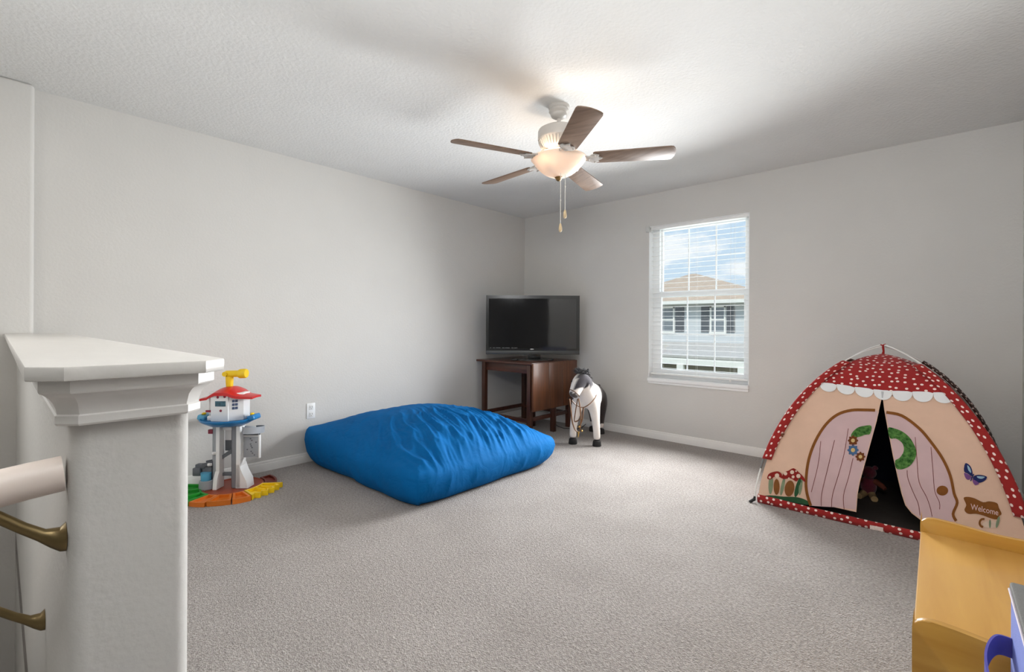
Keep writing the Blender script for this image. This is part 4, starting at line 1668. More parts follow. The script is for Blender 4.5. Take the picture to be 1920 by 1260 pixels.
# poles with their sleeves
POLE = mat('pole_fibreglass', (238, 238, 234), rough=0.3, var=0.01)
SLEEVE_BROWN = cloth('tent_brown_dots', (66, 36, 26), lining=None, dots=True)
FERRULE = mat('pole_ferrule', (130, 134, 138), rough=0.3, metal=0.8, var=0.03)
RUBBER = mat('rubber_black', (30, 30, 31), rough=0.6, var=0.05)
for pair in ((0, 2), (1, 3)):
    lift = 0.0 if pair[0] == 0 else 0.010
    c0, c1 = pair
    vsq = [k / 40 for k in range(41)]
    pts = [pole_pt(c0, v) + Vector((0, 0, lift * v)) for v in vsq] + [pole_pt(c1, v) + Vector((0, 0, lift * v)) for v in reversed(vsq[:-1])]
    pts[0].z = pts[-1].z = 0.012
    b = B()
    b.tube(pts, 0.0042, seg=8)
    pole = b.obj('pole', POLE, tent)
    for c in pair:
        b = B()
        p0, p1 = pole_pt(c, 0.0), pole_pt(c, 0.03)
        p0.z = 0.0
        b.tube([p0 + Vector((CORN[c][0], CORN[c][1], 0)) * 0.022 + Vector((0, 0, 0.004)), p0 + Vector((0, 0, 0.02)), pole_pt(c, 0.05)], [0.009, 0.010, 0.006], seg=10)
        b.obj('pole_foot', RUBBER, pole)
        b = B()
        b.tube([pole_pt(c, 0.20), pole_pt(c, 0.235), pole_pt(c, 0.265)], 0.0062, seg=8)
        b.obj('ferrule', FERRULE, pole)


def sleeve(c, v0, v1, material, w=0.040):
    """cloth channel that wraps the pole: a flattened tube with a hem lying on the front panel"""
    n = 40
    verts, faces, uvq = [], [], []
    prof = [(-0.014, 0.002), (-0.012, 0.011), (-0.004, 0.016), (0.006, 0.015), (0.016, 0.012), (w * 0.6, 0.0095), (w, 0.008), (w, 0.002), (0.0, -0.006)]
    ring = len(prof)
    side = c if c == 0 else c - 1          # panel seen from the door side
    if c == 2:
        side = 1
    if c == 3:
        side = 2
    for i in range(n + 1):
        v = v0 + (v1 - v0) * i / n
        P0 = pole_pt(c, v, False).lerp(pole_pt(c, v, True), 0.8)
        d2 = (1 if side == c else -1)
        u_in = 0.0 if side == c else 1.0
        A = panel_pt(side, u_in, v)
        Bq = panel_pt(side, u_in + d2 * 0.08, v)
        t = (Bq - A).normalized()
        tang = (pole_pt(c, min(v + 0.01, 1)) - pole_pt(c, v - 0.01)).normalized()
        nrm = t.cross(tang) * (1 if d2 > 0 else -1)
        nrm.normalize()
        if nrm.dot(Vector((P0.x - TCX, P0.y - TCY, 0.35))) < 0:
            nrm = -nrm
        for a_, b_ in prof:
            verts.append(P0 + t * a_ + nrm * b_)
            uvq.append((a_ * 1.4, v * 1.35 + c))
    for i in range(n):
        for k in range(ring):
            k2 = (k + 1) % ring
            faces.append((i * ring + k, i * ring + k2, (i + 1) * ring + k2, (i + 1) * ring + k))
    faces.append(tuple(range(ring)))
    faces.append(tuple(range(n * ring + ring - 1, n * ring - 1, -1)))
    me = bpy.data.meshes.new('pole_sleeve')
    o = Vector(tent.location)
    me.from_pydata([tuple(v - o) for v in verts], [], faces)
    uvl = me.uv_layers.new(name='uv')
    for l in me.loops:
        uvl.data[l.index].uv = uvq[l.vertex_index]
    bmx = bmesh.new()
    bmx.from_mesh(me)
    bmesh.ops.recalc_face_normals(bmx, faces=bmx.faces)
    bmx.to_mesh(me)
    bmx.free()
    me.materials.append(material)
    for p in me.polygons:
        p.use_smooth = True
    ob = bpy.data.objects.new('pole_sleeve', me)
    COL.objects.link(ob)
    ob.parent = tent
    return ob


DOTS_S = cloth('tent_sleeve_dots', (156, 42, 40), lining=None, dots=True)
sleeve(0, 0.245, 0.800, DOTS_S)
sleeve(1, 0.20, 0.800, DOTS_S)
sleeve(2, 0.24, 0.800, SLEEVE_BROWN)
sleeve(3, 0.24, 0.790, SLEEVE_BROWN)
# tie that hangs the roof peak from the poles
apex = pole_pt(0, 1.0)
b = B()
b.tube([Vector((TCX, TCY, TENTZ + 0.004)), Vector((TCX + 0.004, TCY - 0.006, TENTZ + 0.03)), apex + Vector((0, -0.004, 0.006))], [0.009, 0.006, 0.007], seg=10)
b.tube([apex + Vector((-0.012, -0.008, 0.010)), apex + Vector((0, -0.012, 0.004)), apex + Vector((0.014, -0.006, 0.014))], [0.003, 0.006, 0.003], seg=8)
b.obj('peak_tie', DOTS_S, tent)
# little toggles that hold the cloth to the poles
for (u, v) in (uvs([c6(238, 285)])[0], uvs([c7(1130, 600)])[0]):
    p = panel_pt(0, u, v, 0.014)
    b = B()
    b.tube([p + Vector((-0.010, 0, -0.010)), p, p + Vector((0.012, 0, 0.010))], [0.004, 0.0065, 0.004], seg=8)
    b.tube([p + Vector((0.0, -0.002, 0.010)), p, p + Vector((0.004, -0.002, -0.012))], [0.003, 0.005, 0.003], seg=8)
    b.obj('toggle', mat('toggle_brown', (116, 62, 34), rough=0.6, var=0.08), tent)

# red dotted sill along the foot of the door and the groundsheet
def sill(pa, pb, n, material, uvk):
    b_ = bmesh.new()
    uvl = b_.loops.layers.uv.new('uv')
    prof = [(-0.004, 0.0), (-0.006, 0.026), (-0.002, 0.050), (0.004, 0.050), (0.006, 0.0)]
    o = Vector(tent.location)
    rows = []
    pa, pb = Vector(pa), Vector(pb)
    d = (pb - pa)
    nr = Vector((d.y, -d.x, 0)).normalized()
    for i in range(n + 1):
        f = i / n
        q = pa.lerp(pb, f)
        low = 1 - 0.35 * sin(pi * f) * 0.4 + 0.05 * noise.noise(Vector((f * 6, uvk, 0)))
        rows.append([b_.verts.new(q + nr * (-x_) + Vector((0, 0, z_ * low + 0.001)) - o) for x_, z_ in prof])
    for i in range(n):
        for k in range(5):
            k2 = (k + 1) % 5
            f = b_.faces.new((rows[i][k], rows[i][k2], rows[i + 1][k2], rows[i + 1][k]))
            for l, (ii, kk) in zip(f.loops, ((i, k), (i, k2), (i + 1, k2), (i + 1, k))):
                l[uvl].uv = (ii / n * d.length, prof[kk][1] + uvk)
    b_.faces.new(rows[0])
    b_.faces.new(rows[-1][::-1])
    bmesh.ops.recalc_face_normals(b_, faces=b_.faces)
    me = bpy.data.meshes.new('sill_strip')
    b_.to_mesh(me)
    b_.free()
    me.materials.append(material)
    for p in me.polygons:
        p.use_smooth = True
    ob = bpy.data.objects.new('sill_strip', me)
    COL.objects.link(ob)
    ob.parent = tent
    return ob


x0_, x1_, y0_, y1_ = TCX - HXT, TCX + HXT, TCY - HYT, TCY + HYT
ss = sill((x0_, y0_, 0), (x1_, y0_, 0), 30, DOTS_S, 0.0)
sill((x1_, y0_, 0), (x1_, y1_, 0), 8, DOTS_S, 0.3)
sill((x1_, y1_, 0), (x0_, y1_, 0), 8, DOTS_S, 0.6)
sill((x0_, y1_, 0), (x0_, y0_, 0), 8, DOTS_S, 0.9)
tg = [EYE + ray(px, py) * (y0_ - 0.0075) / ray(px, py).y for px, py in ((1631, 984.5), (1656, 989.5), (1656, 997), (1631, 992))]
b = B()
b.faces([tuple(p) for p in tg] + [tuple(p + Vector((0, 0.002, 0))) for p in tg], [(0, 1, 2, 3), (7, 6, 5, 4), (0, 4, 5, 1), (1, 5, 6, 2), (2, 6, 7, 3), (3, 7, 4, 0)])
b.obj('care_label', ink('label_white', (232, 214, 206), var=0.12, vscale=120), ss)
b = B()
b.box((x0_ + 0.004, y0_ + 0.004, 0.001), (x1_ - 0.004, y1_ - 0.004, 0.006))
b.obj('groundsheet', mat('groundsheet_dark', (66, 58, 54), rough=0.7, var=0.15, vscale=6, bump=0.003, bscale=20), tent)

# plush toy sitting inside the tent
pc = EYE + ray(1628, 930) * (0.007 - CH) / ray(1628, 930).z
doll = thing('plush_toy', 'small dark maroon plush toy sitting inside the tent doorway', 'plush toy', (pc.x, pc.y, 0.006))
MAR = mat('plush_maroon', (112, 34, 52), rough=0.95, var=0.15, vscale=50, bump=0.002, bscale=200, sheen=0.4)
b = B()
b.ball((pc.x, pc.y, 0.075), 0.05, (0.9, 0.8, 1.3), seg=20)
b.obj('torso', MAR, doll)
b = B()
b.ball((pc.x + 0.004, pc.y - 0.01, 0.165), 0.04, seg=20)
b.ball((pc.x + 0.004, pc.y - 0.048, 0.158), 0.014, (1, 0.7, 0.8), seg=12)
b.obj('head', MAR, doll)
for s in (-1, 1):
    b = B()
    b.ball((pc.x + 0.004 + s * 0.032, pc.y - 0.005, 0.200), 0.015, seg=12)
    b.obj('ear', MAR, doll)
    b = B()
    b.tube([(pc.x + s * 0.035, pc.y - 0.01, 0.115), (pc.x + s * 0.07, pc.y - 0.03, 0.10), (pc.x + s * 0.09, pc.y - 0.045, 0.085)], [0.018, 0.016, 0.012], seg=10)
    b.obj('arm', mat('plush_brown', (120, 60, 42), rough=0.95, var=0.15, vscale=50), doll)
    b = B()
    b.tube([(pc.x + s * 0.02, pc.y - 0.02, 0.028), (pc.x + s * 0.035, pc.y - 0.07, 0.018), (pc.x + s * 0.04, pc.y - 0.095, 0.022)], [0.022, 0.018, 0.019], seg=10)
    b.obj('leg', mat('plush_tan', (186, 156, 112), rough=0.95, var=0.12, vscale=50), doll)

# ================================================================== TOY TOWER
TT = Vector((-3.52, 1.08, 0))
TM = Matrix.Translation(TT) @ Matrix.Rotation(YAW, 4, 'Z')
K = 3.166 / FPX


def lx(px):
    return (px - 440) * K


def lz(py):
    return 1.12 - (py - 607) * K


tower = thing('toy_tower', 'toy lookout tower with red roof and yellow periscope by the left wall', 'toy tower', tuple(TT))
PL_W = mat('plastic_white', (236, 236, 236), rough=0.35, var=0.015)
PL_G = mat('plastic_grey', (158, 162, 168), rough=0.4, var=0.03)
PL_D = mat('plastic_dark_grey', (98, 102, 108), rough=0.45, var=0.05)
PL_R = mat('plastic_red', (204, 34, 34), rough=0.3, var=0.03)
PL_Y = mat('plastic_yellow', (246, 206, 26), rough=0.32, var=0.03)
PL_B = mat('plastic_blue', (32, 122, 184), rough=0.3, var=0.03)
PL_LB = mat('plastic_sky', (92, 172, 208), rough=0.35, var=0.03)
PL_GR = mat('plastic_green', (34, 146, 44), rough=0.4, var=0.04)
PL_O = mat('plastic_orange', (216, 116, 34), rough=0.4, var=0.04)
PL_BR = mat('plastic_rust', (150, 62, 34), rough=0.4, var=0.05)
PL_P = mat('plastic_purple', (140, 72, 132), rough=0.4, var=0.04)


def sector(name, a0, a1, r0, r1, h, material, n=14, wob=0.0, rim=True, gap=0.006):
    """tray-like track piece: a floor with a raised rim"""
    def outline(g, rr0, rr1):
        A0, A1 = radians(a0), radians(a1)
        o = []
        for k in range(n + 1):
            a = A0 + (A1 - A0) * k / n
            r = rr1 + wob * cos(5 * (a - A0) / (A1 - A0) * 2 * pi)
            gg = g / max(r, 0.05)
            a = A0 + gg + (A1 - A0 - 2 * gg) * k / n
            o.append((r * cos(a), r * sin(a)))
        for k in range(n, -1, -1):
            gg = g / max(rr0, 0.05)
            a = A0 + gg + (A1 - A0 - 2 * gg) * k / n
            o.append((rr0 * cos(a), rr0 * sin(a)))
        return o
    b_ = B(TM)
    outer = outline(gap * 0.2, r0, r1)
    inner = outline(gap + 0.008, r0 + 0.012, r1 - 0.012)
    m = len(outer)
    v = [(x, y, 0.0005) for x, y in outer] + [(x, y, h * 0.6) for x, y in outer]
    # outer wall up, rim, inner wall down, floor
    v = [(x, y, 0.0005) for x, y in outer] + [(x, y, h) for x, y in outer] + [(x, y, h) for x, y in inner] + [(x, y, h * 0.45) for x, y in inner]
    f = [tuple(range(m))[::-1]]
    for lv in range(3):
        for k in range(m):
            k2 = (k + 1) % m
            f.append((lv * m + k, lv * m + k2, (lv + 1) * m + k2, (lv + 1) * m + k))
    f.append(tuple(range(3 * m, 4 * m)))
    b_.faces(v, f)
    b_.bm.normal_update()
    bmesh.ops.triangulate(b_.bm, faces=[q for q in b_.bm.faces if len(q.verts) > 4], ngon_method='EAR_CLIP')
    return b_.obj(name, material, tower, angle=30)


b = B(TM)
b.lathe([(0.0, 0.001), (0.182, 0.001), (0.184, 0.006), (0.180, 0.022), (0.172, 0.026), (0.165, 0.018), (0.0, 0.018)], (0, 0, 0), 48)
b.obj('base_disc', PL_BR, tower)
sector('track_piece', 178, 252, 0.186, 0.335, 0.030, PL_GR)
sector('track_piece', 253, 272, 0.186, 0.322, 0.028, PL_O)
sector('track_piece', 273, 298, 0.186, 0.312, 0.030, mat('plastic_amber', (206, 110, 24), rough=0.4, var=0.05))
sector('track_piece', 299, 318, 0.186, 0.318, 0.032, PL_O)
sector('track_piece', 319, 368, 0.180, 0.300, 0.034, PL_Y, n=30, wob=0.013)
sector('track_piece', 10, 62, 0.186, 0.262, 0.026, mat('plastic_maroon', (118, 46, 34), rough=0.4, var=0.05))
sector('track_piece', 142, 177, 0.186, 0.240, 0.022, PL_P)
# dividing ribs on the tracks
for a in (205, 232, 341, 352):
    b = B(TM @ Matrix.Rotation(radians(a), 4, 'Z'))
    b.box((0.20, -0.004, 0.012), (0.30 if a < 300 else 0.275, 0.004, 0.034), bevel=0.002)
    b.obj('track_rib', PL_GR if a < 300 else PL_Y, tower)

def TFX(x, z):
    """frame whose plane is local (y, z) and whose extrusion runs along local x"""
    return Matrix(((0, 0, 1, x), (1, 0, 0, 0), (0, 1, 0, z), (0, 0, 0, 1)))


# two towers that carry the platform
b = B(TM)
b.prism([(lx(403), -0.02), (lx(409), -0.045), (lx(416), -0.045), (lx(416), 0.03), (lx(403), 0.03)], Matrix.Translation((0, 0, 0.02)), lz(790) - 0.02, bevel=0.002)
left_col = b.obj('column', PL_G, tower)
b = B(TM)
b.prism([(lx(415), -0.052), (lx(421.5), -0.052), (lx(421.5), 0.0), (lx(415), 0.0)], Matrix.Translation((0, 0, 0.02)), lz(793) - 0.02, bevel=0.002)
b.prism([(-0.050, 0.0), (-0.082, 0.0), (-0.074, 0.07), (-0.052, 0.115)], TFX(lx(414), 0.02), lx(421.5) - lx(414), bevel=0.002)
b.obj('column_face', PL_W, left_col)
b = B(TM)
b.prism([(lx(437), 0.03), (lx(437), -0.012), (lx(444), -0.045), (lx(452), -0.045), (lx(452), 0.04)], Matrix.Translation((0, 0, 0.02)), lz(790) - 0.02, bevel=0.002)
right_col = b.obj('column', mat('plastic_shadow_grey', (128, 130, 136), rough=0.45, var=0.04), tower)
b = B(TM)
b.prism([(lx(452), -0.050), (lx(459), -0.050), (lx(459), 0.02), (lx(452), 0.02)], Matrix.Translation((0, 0, 0.02)), lz(797) - 0.02, bevel=0.002)
b.prism([(lx(451), 0.0), (lx(473), 0.0), (lx(471), 0.055), (lx(462), 0.105), (lx(458), 0.16), (lx(452), 0.16)], Matrix.Translation((0, 0.035, 0.02)) @ Matrix.Rotation(pi / 2, 4, 'X'), 0.085, bevel=0.003)
b.obj('column_face', PL_W, right_col)
for z in (lz(803), lz(888)):
    b = B(TM)
    b.box((lx(419), -0.018, z - 0.010), (lx(441), 0.012, z + 0.010), bevel=0.003)
    b.obj('cross_bar', PL_W if z > 0.3 else PL_D, tower)
b = B(TM)
b.box((lx(421), 0.010, lz(826)), (lx(440), 0.016, lz(798)), bevel=0.002)
b.obj('lift_panel', PL_W, tower)
b = B(TM)
b.box((lx(421), 0.012, lz(846)), (lx(440), 0.02, lz(822)), bevel=0.002)
b.obj('lift_door', PL_D, tower)
b = B(TM)
b.box((lx(396), -0.03, lz(812)), (lx(405), -0.005, lz(804)), bevel=0.003)
b.obj('lever', mat('plastic_wine', (140, 34, 60), rough=0.35, var=0.04), tower)
for (px, py) in ((412, 846), (404, 867)):
    b = B(TM)
    b.box((lx(px) - 0.014, -0.060, lz(py) - 0.009), (lx(px) + 0.012, -0.044, lz(py) + 0.009), bevel=0.003)
    b.ball((lx(px), -0.062, lz(py)), 0.009, seg=10)
    b.obj('clip', PL_W, left_col)


def chute(name, path, w, wall, material, parent):
    """open slide: U-shaped channel swept along path (local points)"""
    b_ = B(TM)
    prof = [(-w, wall), (-w, 0), (w, 0), (w, wall), (w - 0.005, wall), (w - 0.006, 0.006), (-w + 0.006, 0.006), (-w + 0.005, wall)]
    rows = []
    n = len(path)
    for i, p in enumerate(path):
        p = Vector(p)
        t = (Vector(path[min(i + 1, n - 1)]) - Vector(path[max(i - 1, 0)]))
        side = t.cross(Vector((0, 0, 1)))
        side.normalize()
        up = side.cross(t.normalized())
        rows.append([p + side * a + up * c for a, c in prof])
    v, f = [], []
    for r in rows:
        v += r
    m = len(prof)
    for i in range(n - 1):
        for k in range(m):
            k2 = (k + 1) % m
            f.append((i * m + k, i * m + k2, (i + 1) * m + k2, (i + 1) * m + k))
    f += [tuple(range(m)), tuple(range(n * m - 1, (n - 1) * m - 1, -1))]
    b_.faces(v, f)
    return b_.obj(name, material, parent, angle=35)


sl = []
for k in range(21):
    a = radians(-70 + 150 * k / 20)
    sl.append((lx(456) + 0.088 * cos(a), 0.03 + 0.082 * sin(a), lz(809) - 0.0016 * k))
chute('slide_top', sl, 0.032, 0.044, PL_G, tower)
b = B(TM)
b.box((lx(458.5), -0.012, lz(816)), (lx(487), 0.012, lz(806)), bevel=0.004)
b.box((lx(458), 0.0, lz(817)), (lx(488), 0.008, lz(803)), bevel=0.002)
b.obj('slide_panel', PL_D, tower)
b = B(TM)
b.box((lx(458.5), -0.008, lz(857)), (lx(487), 0.004, lz(816)), bevel=0.002)
lat = b.obj('climbing_wall', PL_G, tower)
b = B(TM)
b.box((lx(487), -0.011, lz(858)), (lx(489.5), 0.006, lz(815)), bevel=0.001)
b.box((lx(459), -0.011, lz(817.5)), (lx(489.5), 0.006, lz(815.5)), bevel=0.001)
b.obj('panel_frame', PL_W, lat)
rnd = random.Random(11)
for k in range(10):
    b = B(TM)
    b.ball((lx(462 + rnd.random() * 22), -0.008, lz(820 + 34 * (k + 0.5) / 10)), 0.0055, (1, 0.5, 0.8), seg=8)
    b.obj('climbing_hold', PL_D, lat)
# zig-zag lower ramp and its launcher
chute('ramp', spline([(lx(441), 0.02, lz(846)), (lx(424), 0.015, lz(857)), (lx(405), 0.0, lz(868)), (lx(388), -0.015, lz(872))], 6), 0.035, 0.024, PL_D, tower)
b = B(TM)
b.box((lx(371), -0.05, lz(889)), (lx(385), 0.01, lz(874)), bevel=0.006)
b.box((lx(374), -0.04, lz(877)), (lx(392), 0.00, lz(868)), bevel=0.006)
b.box((lx(386), -0.035, lz(896)), (lx(404), 0.01, lz(872)), bevel=0.008)
b.obj('launcher', PL_D, tower)
b = B(TM)
b.lathe([(0.0, 0.0), (0.046, 0.0), (0.047, 0.006), (0.043, 0.055), (0.036, 0.058), (0.034, 0.05), (0.0, 0.05)], (lx(398), -0.050, 0.020), 28)
b.obj('cup', PL_G, tower)
b = B(TM)
b.lathe([(0.0, 0.0), (0.030, 0.0), (0.032, 0.055), (0.0, 0.056)], (lx(396), -0.045, 0.070), 24)
b.obj('cup_insert', PL_LB, tower)

# round platform
PC = (lx(431), 0.0)
zpf = lz(789)
b = B(TM)
b.lathe([(0.0, zpf - 0.026), (0.085, zpf - 0.026), (0.120, zpf - 0.018), (0.160, zpf + 0.004), (0.172, zpf + 0.016), (0.174, zpf + 0.022), (0.168, zpf + 0.024),
         (0.158, zpf + 0.014), (0.0, zpf + 0.010)], (PC[0], PC[1], 0), 56)
plat = b.obj('platform', PL_B, tower)
for s, px in ((-1, 386), (1, 478)):
    b = B(TM)
    b.box((lx(px) - 0.024, -0.055, zpf + 0.010), (lx(px) + 0.024, 0.04, zpf + 0.046), bevel=0.010, seg=3, rot=Matrix.Rotation(s * -0.28, 4, 'Y'))
    pod = b.obj('side_pod', PL_LB if s < 0 else PL_B, plat)
    b = B(TM)
    b.ball((lx(px) - s * 0.004, -0.02, zpf + 0.052), 0.012, (1, 1.6, 0.7), seg=12)
    b.obj('button', PL_Y, pod)
# cabin
zc0, zc1 = lz(780), lz(738)
b = B(TM)
b.prism([(lx(413), -0.095), (lx(444), -0.095), (lx(446), -0.02), (lx(446), 0.06), (lx(410), 0.06), (lx(410), -0.02)], Matrix.Translation((0, 0, zpf + 0.012)), zc1 - zpf - 0.004, bevel=0.006)
cabin = b.obj('cabin', PL_W, tower)
b = B(TM)
b.prism([(lx(444.5), -0.085), (lx(463), -0.035), (lx(463), 0.04), (lx(444.5), 0.05)], Matrix.Translation((0, 0, zpf + 0.014)), zc1 - zpf - 0.002, bevel=0.004)
b.prism([(lx(396), -0.02), (lx(412), -0.06), (lx(412), 0.05), (lx(396), 0.04)], Matrix.Translation((0, 0, zpf + 0.014)), zc1 - zpf - 0.002, bevel=0.004)
b.obj('cabin_wing', PL_W, cabin)
SCR = mat('toy_screen', (52, 92, 108), rough=0.3, var=0.4, vscale=60)
b = B(TM)
b.box((lx(421), -0.098, lz(757.5)), (lx(440), -0.0945, lz(748)), bevel=0.001)
b.obj('screen_print', SCR, cabin)
b = B(TM)
fr = Matrix.Translation((lx(447.5), -0.0785, 0)) @ Matrix.Rotation(0.655, 4, 'Z')
b.M = TM @ fr
for k in range(3):
    for q in range(2):
        b.box((0.004 + q * 0.018, -0.0035, lz(764 - k * 6.5)), (0.019 + q * 0.018, 0.001, lz(759.5 - k * 6.5)), bevel=0.0006)
b.obj('window_print', mat('toy_window', (70, 84, 116), rough=0.3, var=0.3, vscale=60), cabin)
for (px, py) in ((425.5, 741), (438, 740), (431, 765.5)):
    b = B(TM)
    b.ball((lx(px), -0.096, lz(py)), 0.0085, (1, 0.4, 1), seg=14)
    b.obj('button', mat('plastic_wine', (140, 34, 60)), cabin)
b = B(TM)
b.box((lx(402), -0.075, zpf + 0.015), (lx(414), -0.045, zpf + 0.045), bevel=0.006)
b.obj('chair', PL_W, cabin)
b = B(TM)
b.box((lx(398), -0.068, lz(770)), (lx(408), -0.056, lz(766)), bevel=0.003)
b.obj('armrest', mat('plastic_wine', (140, 34, 60)), cabin)
# roof: curved red shell with flared wings
top_c = [(385, 745), (392, 743), (402, 740), (408, 735), (415, 730), (422, 726), (430, 724), (438, 724), (445, 727), (452, 732), (458, 736), (466, 738), (474, 739.5), (482, 741)]
bot_c = [(p[0], p[1] + (5.5 if 408 < p[0] < 456 else 4.0)) for p in top_c]
b = B(TM)
rows = []
ny = 8
tv_, tf_ = [], []
for i, ((xa, ya), (xb, yb)) in enumerate(zip(top_c, bot_c)):
    mid = 1 - min(1, abs(xa - 433) / 50)
    for (x, y) in ((xa, ya), (xb, yb)):
        for k in range(ny):
            q = -1 + 2 * k / (ny - 1)
            dep = 0.055 + 0.070 * mid
            tv_.append((lx(x), q * dep, lz(y + (2.0 + 7 * mid) * q * q * (0.4 + 0.6 * mid))))
m = 2 * ny
for i in range(len(top_c) - 1):
    for k in range(ny - 1):
        tf_.append((i * m + k, i * m + k + 1, (i + 1) * m + k + 1, (i + 1) * m + k))
        tf_.append((i * m + ny + k, (i + 1) * m + ny + k, (i + 1) * m + ny + k + 1, i * m + ny + k + 1))
    for k in (0, ny - 1):
        tf_.append((i * m + k, (i + 1) * m + k, (i + 1) * m + ny + k, i * m + ny + k))
for i in (0, len(top_c) - 1):
    for k in range(ny - 1):
        tf_.append((i * m + k, i * m + k + 1, i * m + ny + k + 1, i * m + ny + k))
b.faces(tv_, tf_)
b.obj('roof', PL_R, tower, angle=45)
# periscope
b = B(TM)
b.lathe([(0.0, 0.0), (0.020, 0.0), (0.021, 0.004), (0.0235, 0.045), (0.025, 0.078), (0.0, 0.080)], (lx(431), 0.0, lz(727)), 24)
b.tube([(lx(423.5), 0, lz(701)), (lx(427), 0, lz(701)), (lx(449), 0, lz(700.5))], [0.020, 0.023, 0.023], seg=20)
b.tube([(lx(448), 0, lz(700.5)), (lx(451), 0, lz(700.5)), (lx(461), 0, lz(700)), (lx(463), 0, lz(700))], [0.026, 0.032, 0.032, 0.028], seg=24)
ps = b.obj('periscope', PL_Y, tower)
b = B(TM)
b.tube([(lx(426), -0.030, lz(701)), (lx(426), 0.030, lz(701))], 0.016, seg=16)
b.obj('pivot', PL_Y, ps)

# ================================================================== TOY BENCH (bottom right)
BX0, BX1, BYN, BYF, BZ = -0.033, 0.392, 1.227, 1.905, 0.50
MAPLE = wood_material('maple', (172, 122, 42), (194, 146, 62), 'x', 0.7, rough=0.38, coat=0.2)
MAPLE_Y = wood_material('maple_y', (190, 140, 66), (208, 160, 82), 'y', 0.5, rough=0.38, coat=0.2)
bench = thing('toy_bench', 'yellow maple toy storage bench with wavy end panels at the right wall', 'bench', ((BX0 + BX1) / 2, (BYN + BYF) / 2, 0))


def end_panel(y, th):
    top = [(BX0, 0.0)]
    top.append((BX0, BZ + 0.026))
    for k in range(7):
        a = pi - k * pi / 12
        top.append((BX0 + 0.030 + 0.030 * cos(a), BZ + 0.020 + 0.024 * sin(a)))
    ww = BX1 - BX0
    for k in range(1, 25):
        f = k / 24
        x = BX0 + 0.032 + f * (ww - 0.064)
        z = BZ + 0.044 - 0.010 * (0.5 - 0.5 * cos(pi * min(1, f / 0.4))) + (0.010 * (0.5 - 0.5 * cos(pi * (f - 0.4) / 0.6)) if f > 0.4 else 0)
        top.append((x, z))
    for k in range(7):
        a = pi / 2 - k * pi / 12
        top.append((BX1 - 0.030 + 0.030 * cos(a), BZ + 0.020 + 0.024 * sin(a)))
    top.append((BX1, 0.0))
    fr_ = Matrix.Translation((0, y + th, 0)) @ Matrix.Rotation(pi / 2, 4, 'X')
    bb = B()
    bb.prism(top, fr_, th, bevel=0.003)
    return bb.obj('end_panel', MAPLE, bench, angle=30)


end_panel(BYN, 0.016)
end_panel(BYF - 0.016, 0.016)
b = B()
b.box((BX0 + 0.001, BYN + 0.016, BZ - 0.018), (BX1 - 0.002, BYF - 0.016, BZ), bevel=0.003)
b.obj('seat_board', MAPLE_Y, bench)
b = B()
b.box((BX0 + 0.004, BYN + 0.016, 0.06), (BX0 + 0.020, BYF - 0.016, BZ - 0.018), bevel=0.002)
b.obj('front_board', MAPLE_Y, bench)
b = B()
b.box((BX1 - 0.020, BYN + 0.016, 0.06), (BX1 - 0.004, BYF - 0.016, BZ - 0.018), bevel=0.002)
b.obj('rear_board', MAPLE_Y, bench)
b = B()
b.box((BX0 + 0.020, BYN + 0.016, 0.06), (BX1 - 0.020, BYF - 0.016, 0.074))
b.obj('bottom_board', MAPLE_Y, bench)
b = B()
b.ball((BX0 + 0.045, BYN - 0.001, 0.375), 0.006, (1, 0.4, 1), seg=12)
b.obj('screw_cap', mat('cap_brown', (120, 78, 34), rough=0.5, var=0.05), bench)

# ================================================================== STORAGE TOTE (bottom right)
QX0, QX1, QY0, QY1, QZ = 0.100, 0.385, 0.800, 1.214, 0.668
tote = thing('storage_tote', 'lavender blue fabric storage tote with grey lid in front of the bench', 'tote', ((QX0 + QX1) / 2, (QY0 + QY1) / 2, 0))
TLAV = mat('tote_lavender', (128, 142, 214), rough=0.8, var=0.08, vscale=14, bump=0.001, bscale=400)
TGREY = mat('tote_grey', (98, 97, 94), rough=0.7, var=0.06, vscale=10, bump=0.001, bscale=300)
b = B()
b.box((QX0, QY0, 0.0), (QX1, QY1, QZ - 0.014), bevel=0.010, seg=3)
b.obj('body', TLAV, tote)
b = B()
b.box((QX0 - 0.001, QY0 - 0.001, QZ - 0.014), (QX1 + 0.001, QY1 + 0.001, QZ), bevel=0.004, seg=2)
b.obj('lid', TGREY, tote)
b = B()
b.tube([(QX0 - 0.001, QY0, QZ - 0.014), (QX0 - 0.001, QY1, QZ - 0.014)], 0.0022, seg=6)
b.obj('piping', mat('tote_piping', (206, 196, 206), rough=0.7, var=0.04), tote)
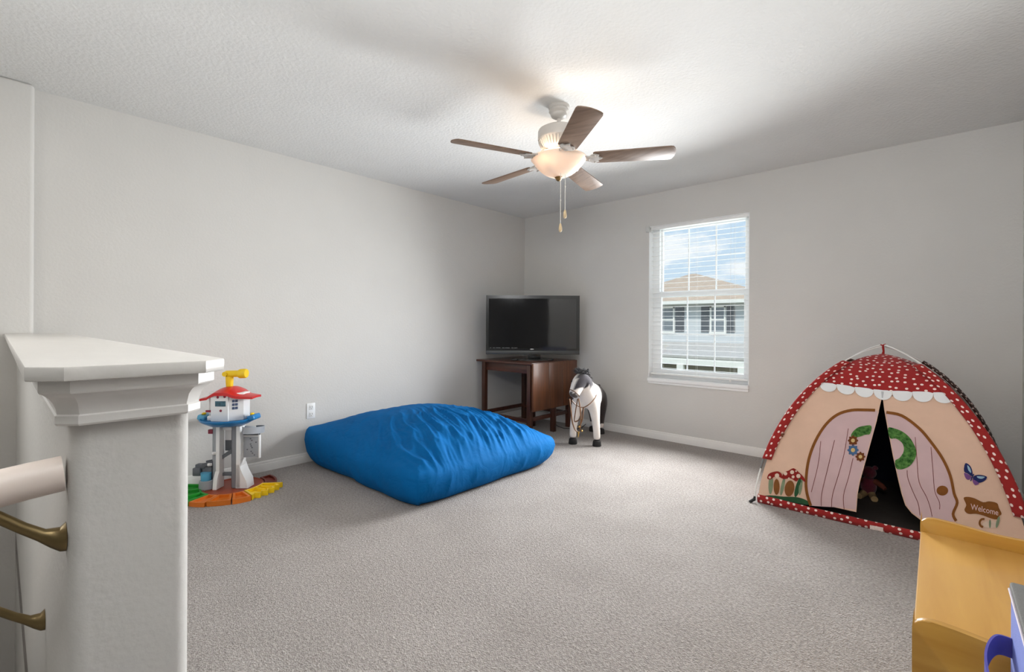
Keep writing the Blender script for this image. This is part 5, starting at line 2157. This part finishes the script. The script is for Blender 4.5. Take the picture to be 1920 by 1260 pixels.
# strap handle standing out from the side
pth = spline([(QX0 + 0.002, 1.185, 0.563), (QX0 - 0.020, 1.170, 0.568), (QX0 - 0.034, 1.130, 0.560), (QX0 - 0.036, 1.085, 0.548), (QX0 - 0.026, 1.000, 0.518),
              (QX0 - 0.015, 0.930, 0.493), (QX0 + 0.002, 0.890, 0.483)], 8)
b = B()
v, f = [], []
for i, p in enumerate(pth):
    t = (pth[min(i + 1, len(pth) - 1)] - pth[max(i - 1, 0)]).normalized()
    side = Vector((t.y, -t.x, 0)).normalized() * 0.0016
    for dz, sgn in ((0.017, 1), (0.017, -1), (-0.017, -1), (-0.017, 1)):
        v.append(p + Vector((0, 0, dz)) + side * sgn)
for i in range(len(pth) - 1):
    for k in range(4):
        f.append((i * 4 + k, i * 4 + (k + 1) % 4, (i + 1) * 4 + (k + 1) % 4, (i + 1) * 4 + k))
f += [(0, 1, 2, 3), tuple(range(len(pth) * 4 - 1, len(pth) * 4 - 5, -1))]
b.faces(v, f)
b.obj('strap', mat('tote_violet', (92, 88, 168), rough=0.75, var=0.08, vscale=20), tote)

# ================================================================== STAIR HANDRAIL
RAILP = mat('rail_paint', (236, 222, 212), rough=0.35, var=0.015)
BRK = mat('bracket_brass', (132, 114, 78), rough=0.35, metal=0.75, var=0.08, vscale=20)
rail = thing('stair_handrail', 'white stair handrail on brass brackets beside the half wall', 'handrail', (-0.94, PY0, 0.906))
RY = -0.036
b = B()
b.tube([(-0.945, PY0 - 0.004, 0.900), (-0.945, 0.03, 0.897), (-0.945, RY, 0.889)], 0.0255, seg=28)
b.ball((-0.945, RY, 0.889), 0.0255, seg=24)
b.tube([(-0.945, RY, 0.889), (-0.945 - 2.6, RY, 0.889 - 2.6 * 0.70)], 0.0255, seg=28)
b.obj('rail', RAILP, rail)
for (x, z) in ((-0.948, 0.806), (-1.385, 0.497), (-2.3, -0.142), (-3.2, -0.772)):
    b = B()
    b.tube([(x, PY0 - 0.0005, z), (x, PY0 - 0.004, z), (x, PY0 - 0.012, z + 0.002), (x, PY0 - 0.026, z + 0.010), (x, PY0 - 0.045, z + 0.026), (x, PY0 - 0.070, z + 0.050),
            (x, RY + 0.012, z + 0.066), (x, RY, z + 0.070)],
           [0.021, 0.020, 0.014, 0.0085, 0.0075, 0.0075, 0.0075, 0.009], seg=16)
    br = b.obj('bracket', BRK, rail)
    b = B()
    b.tube([(x, RY, z + 0.060), (x, RY, z + 0.074)], 0.013, seg=14)
    b.obj('rail_clip', BRK, br)
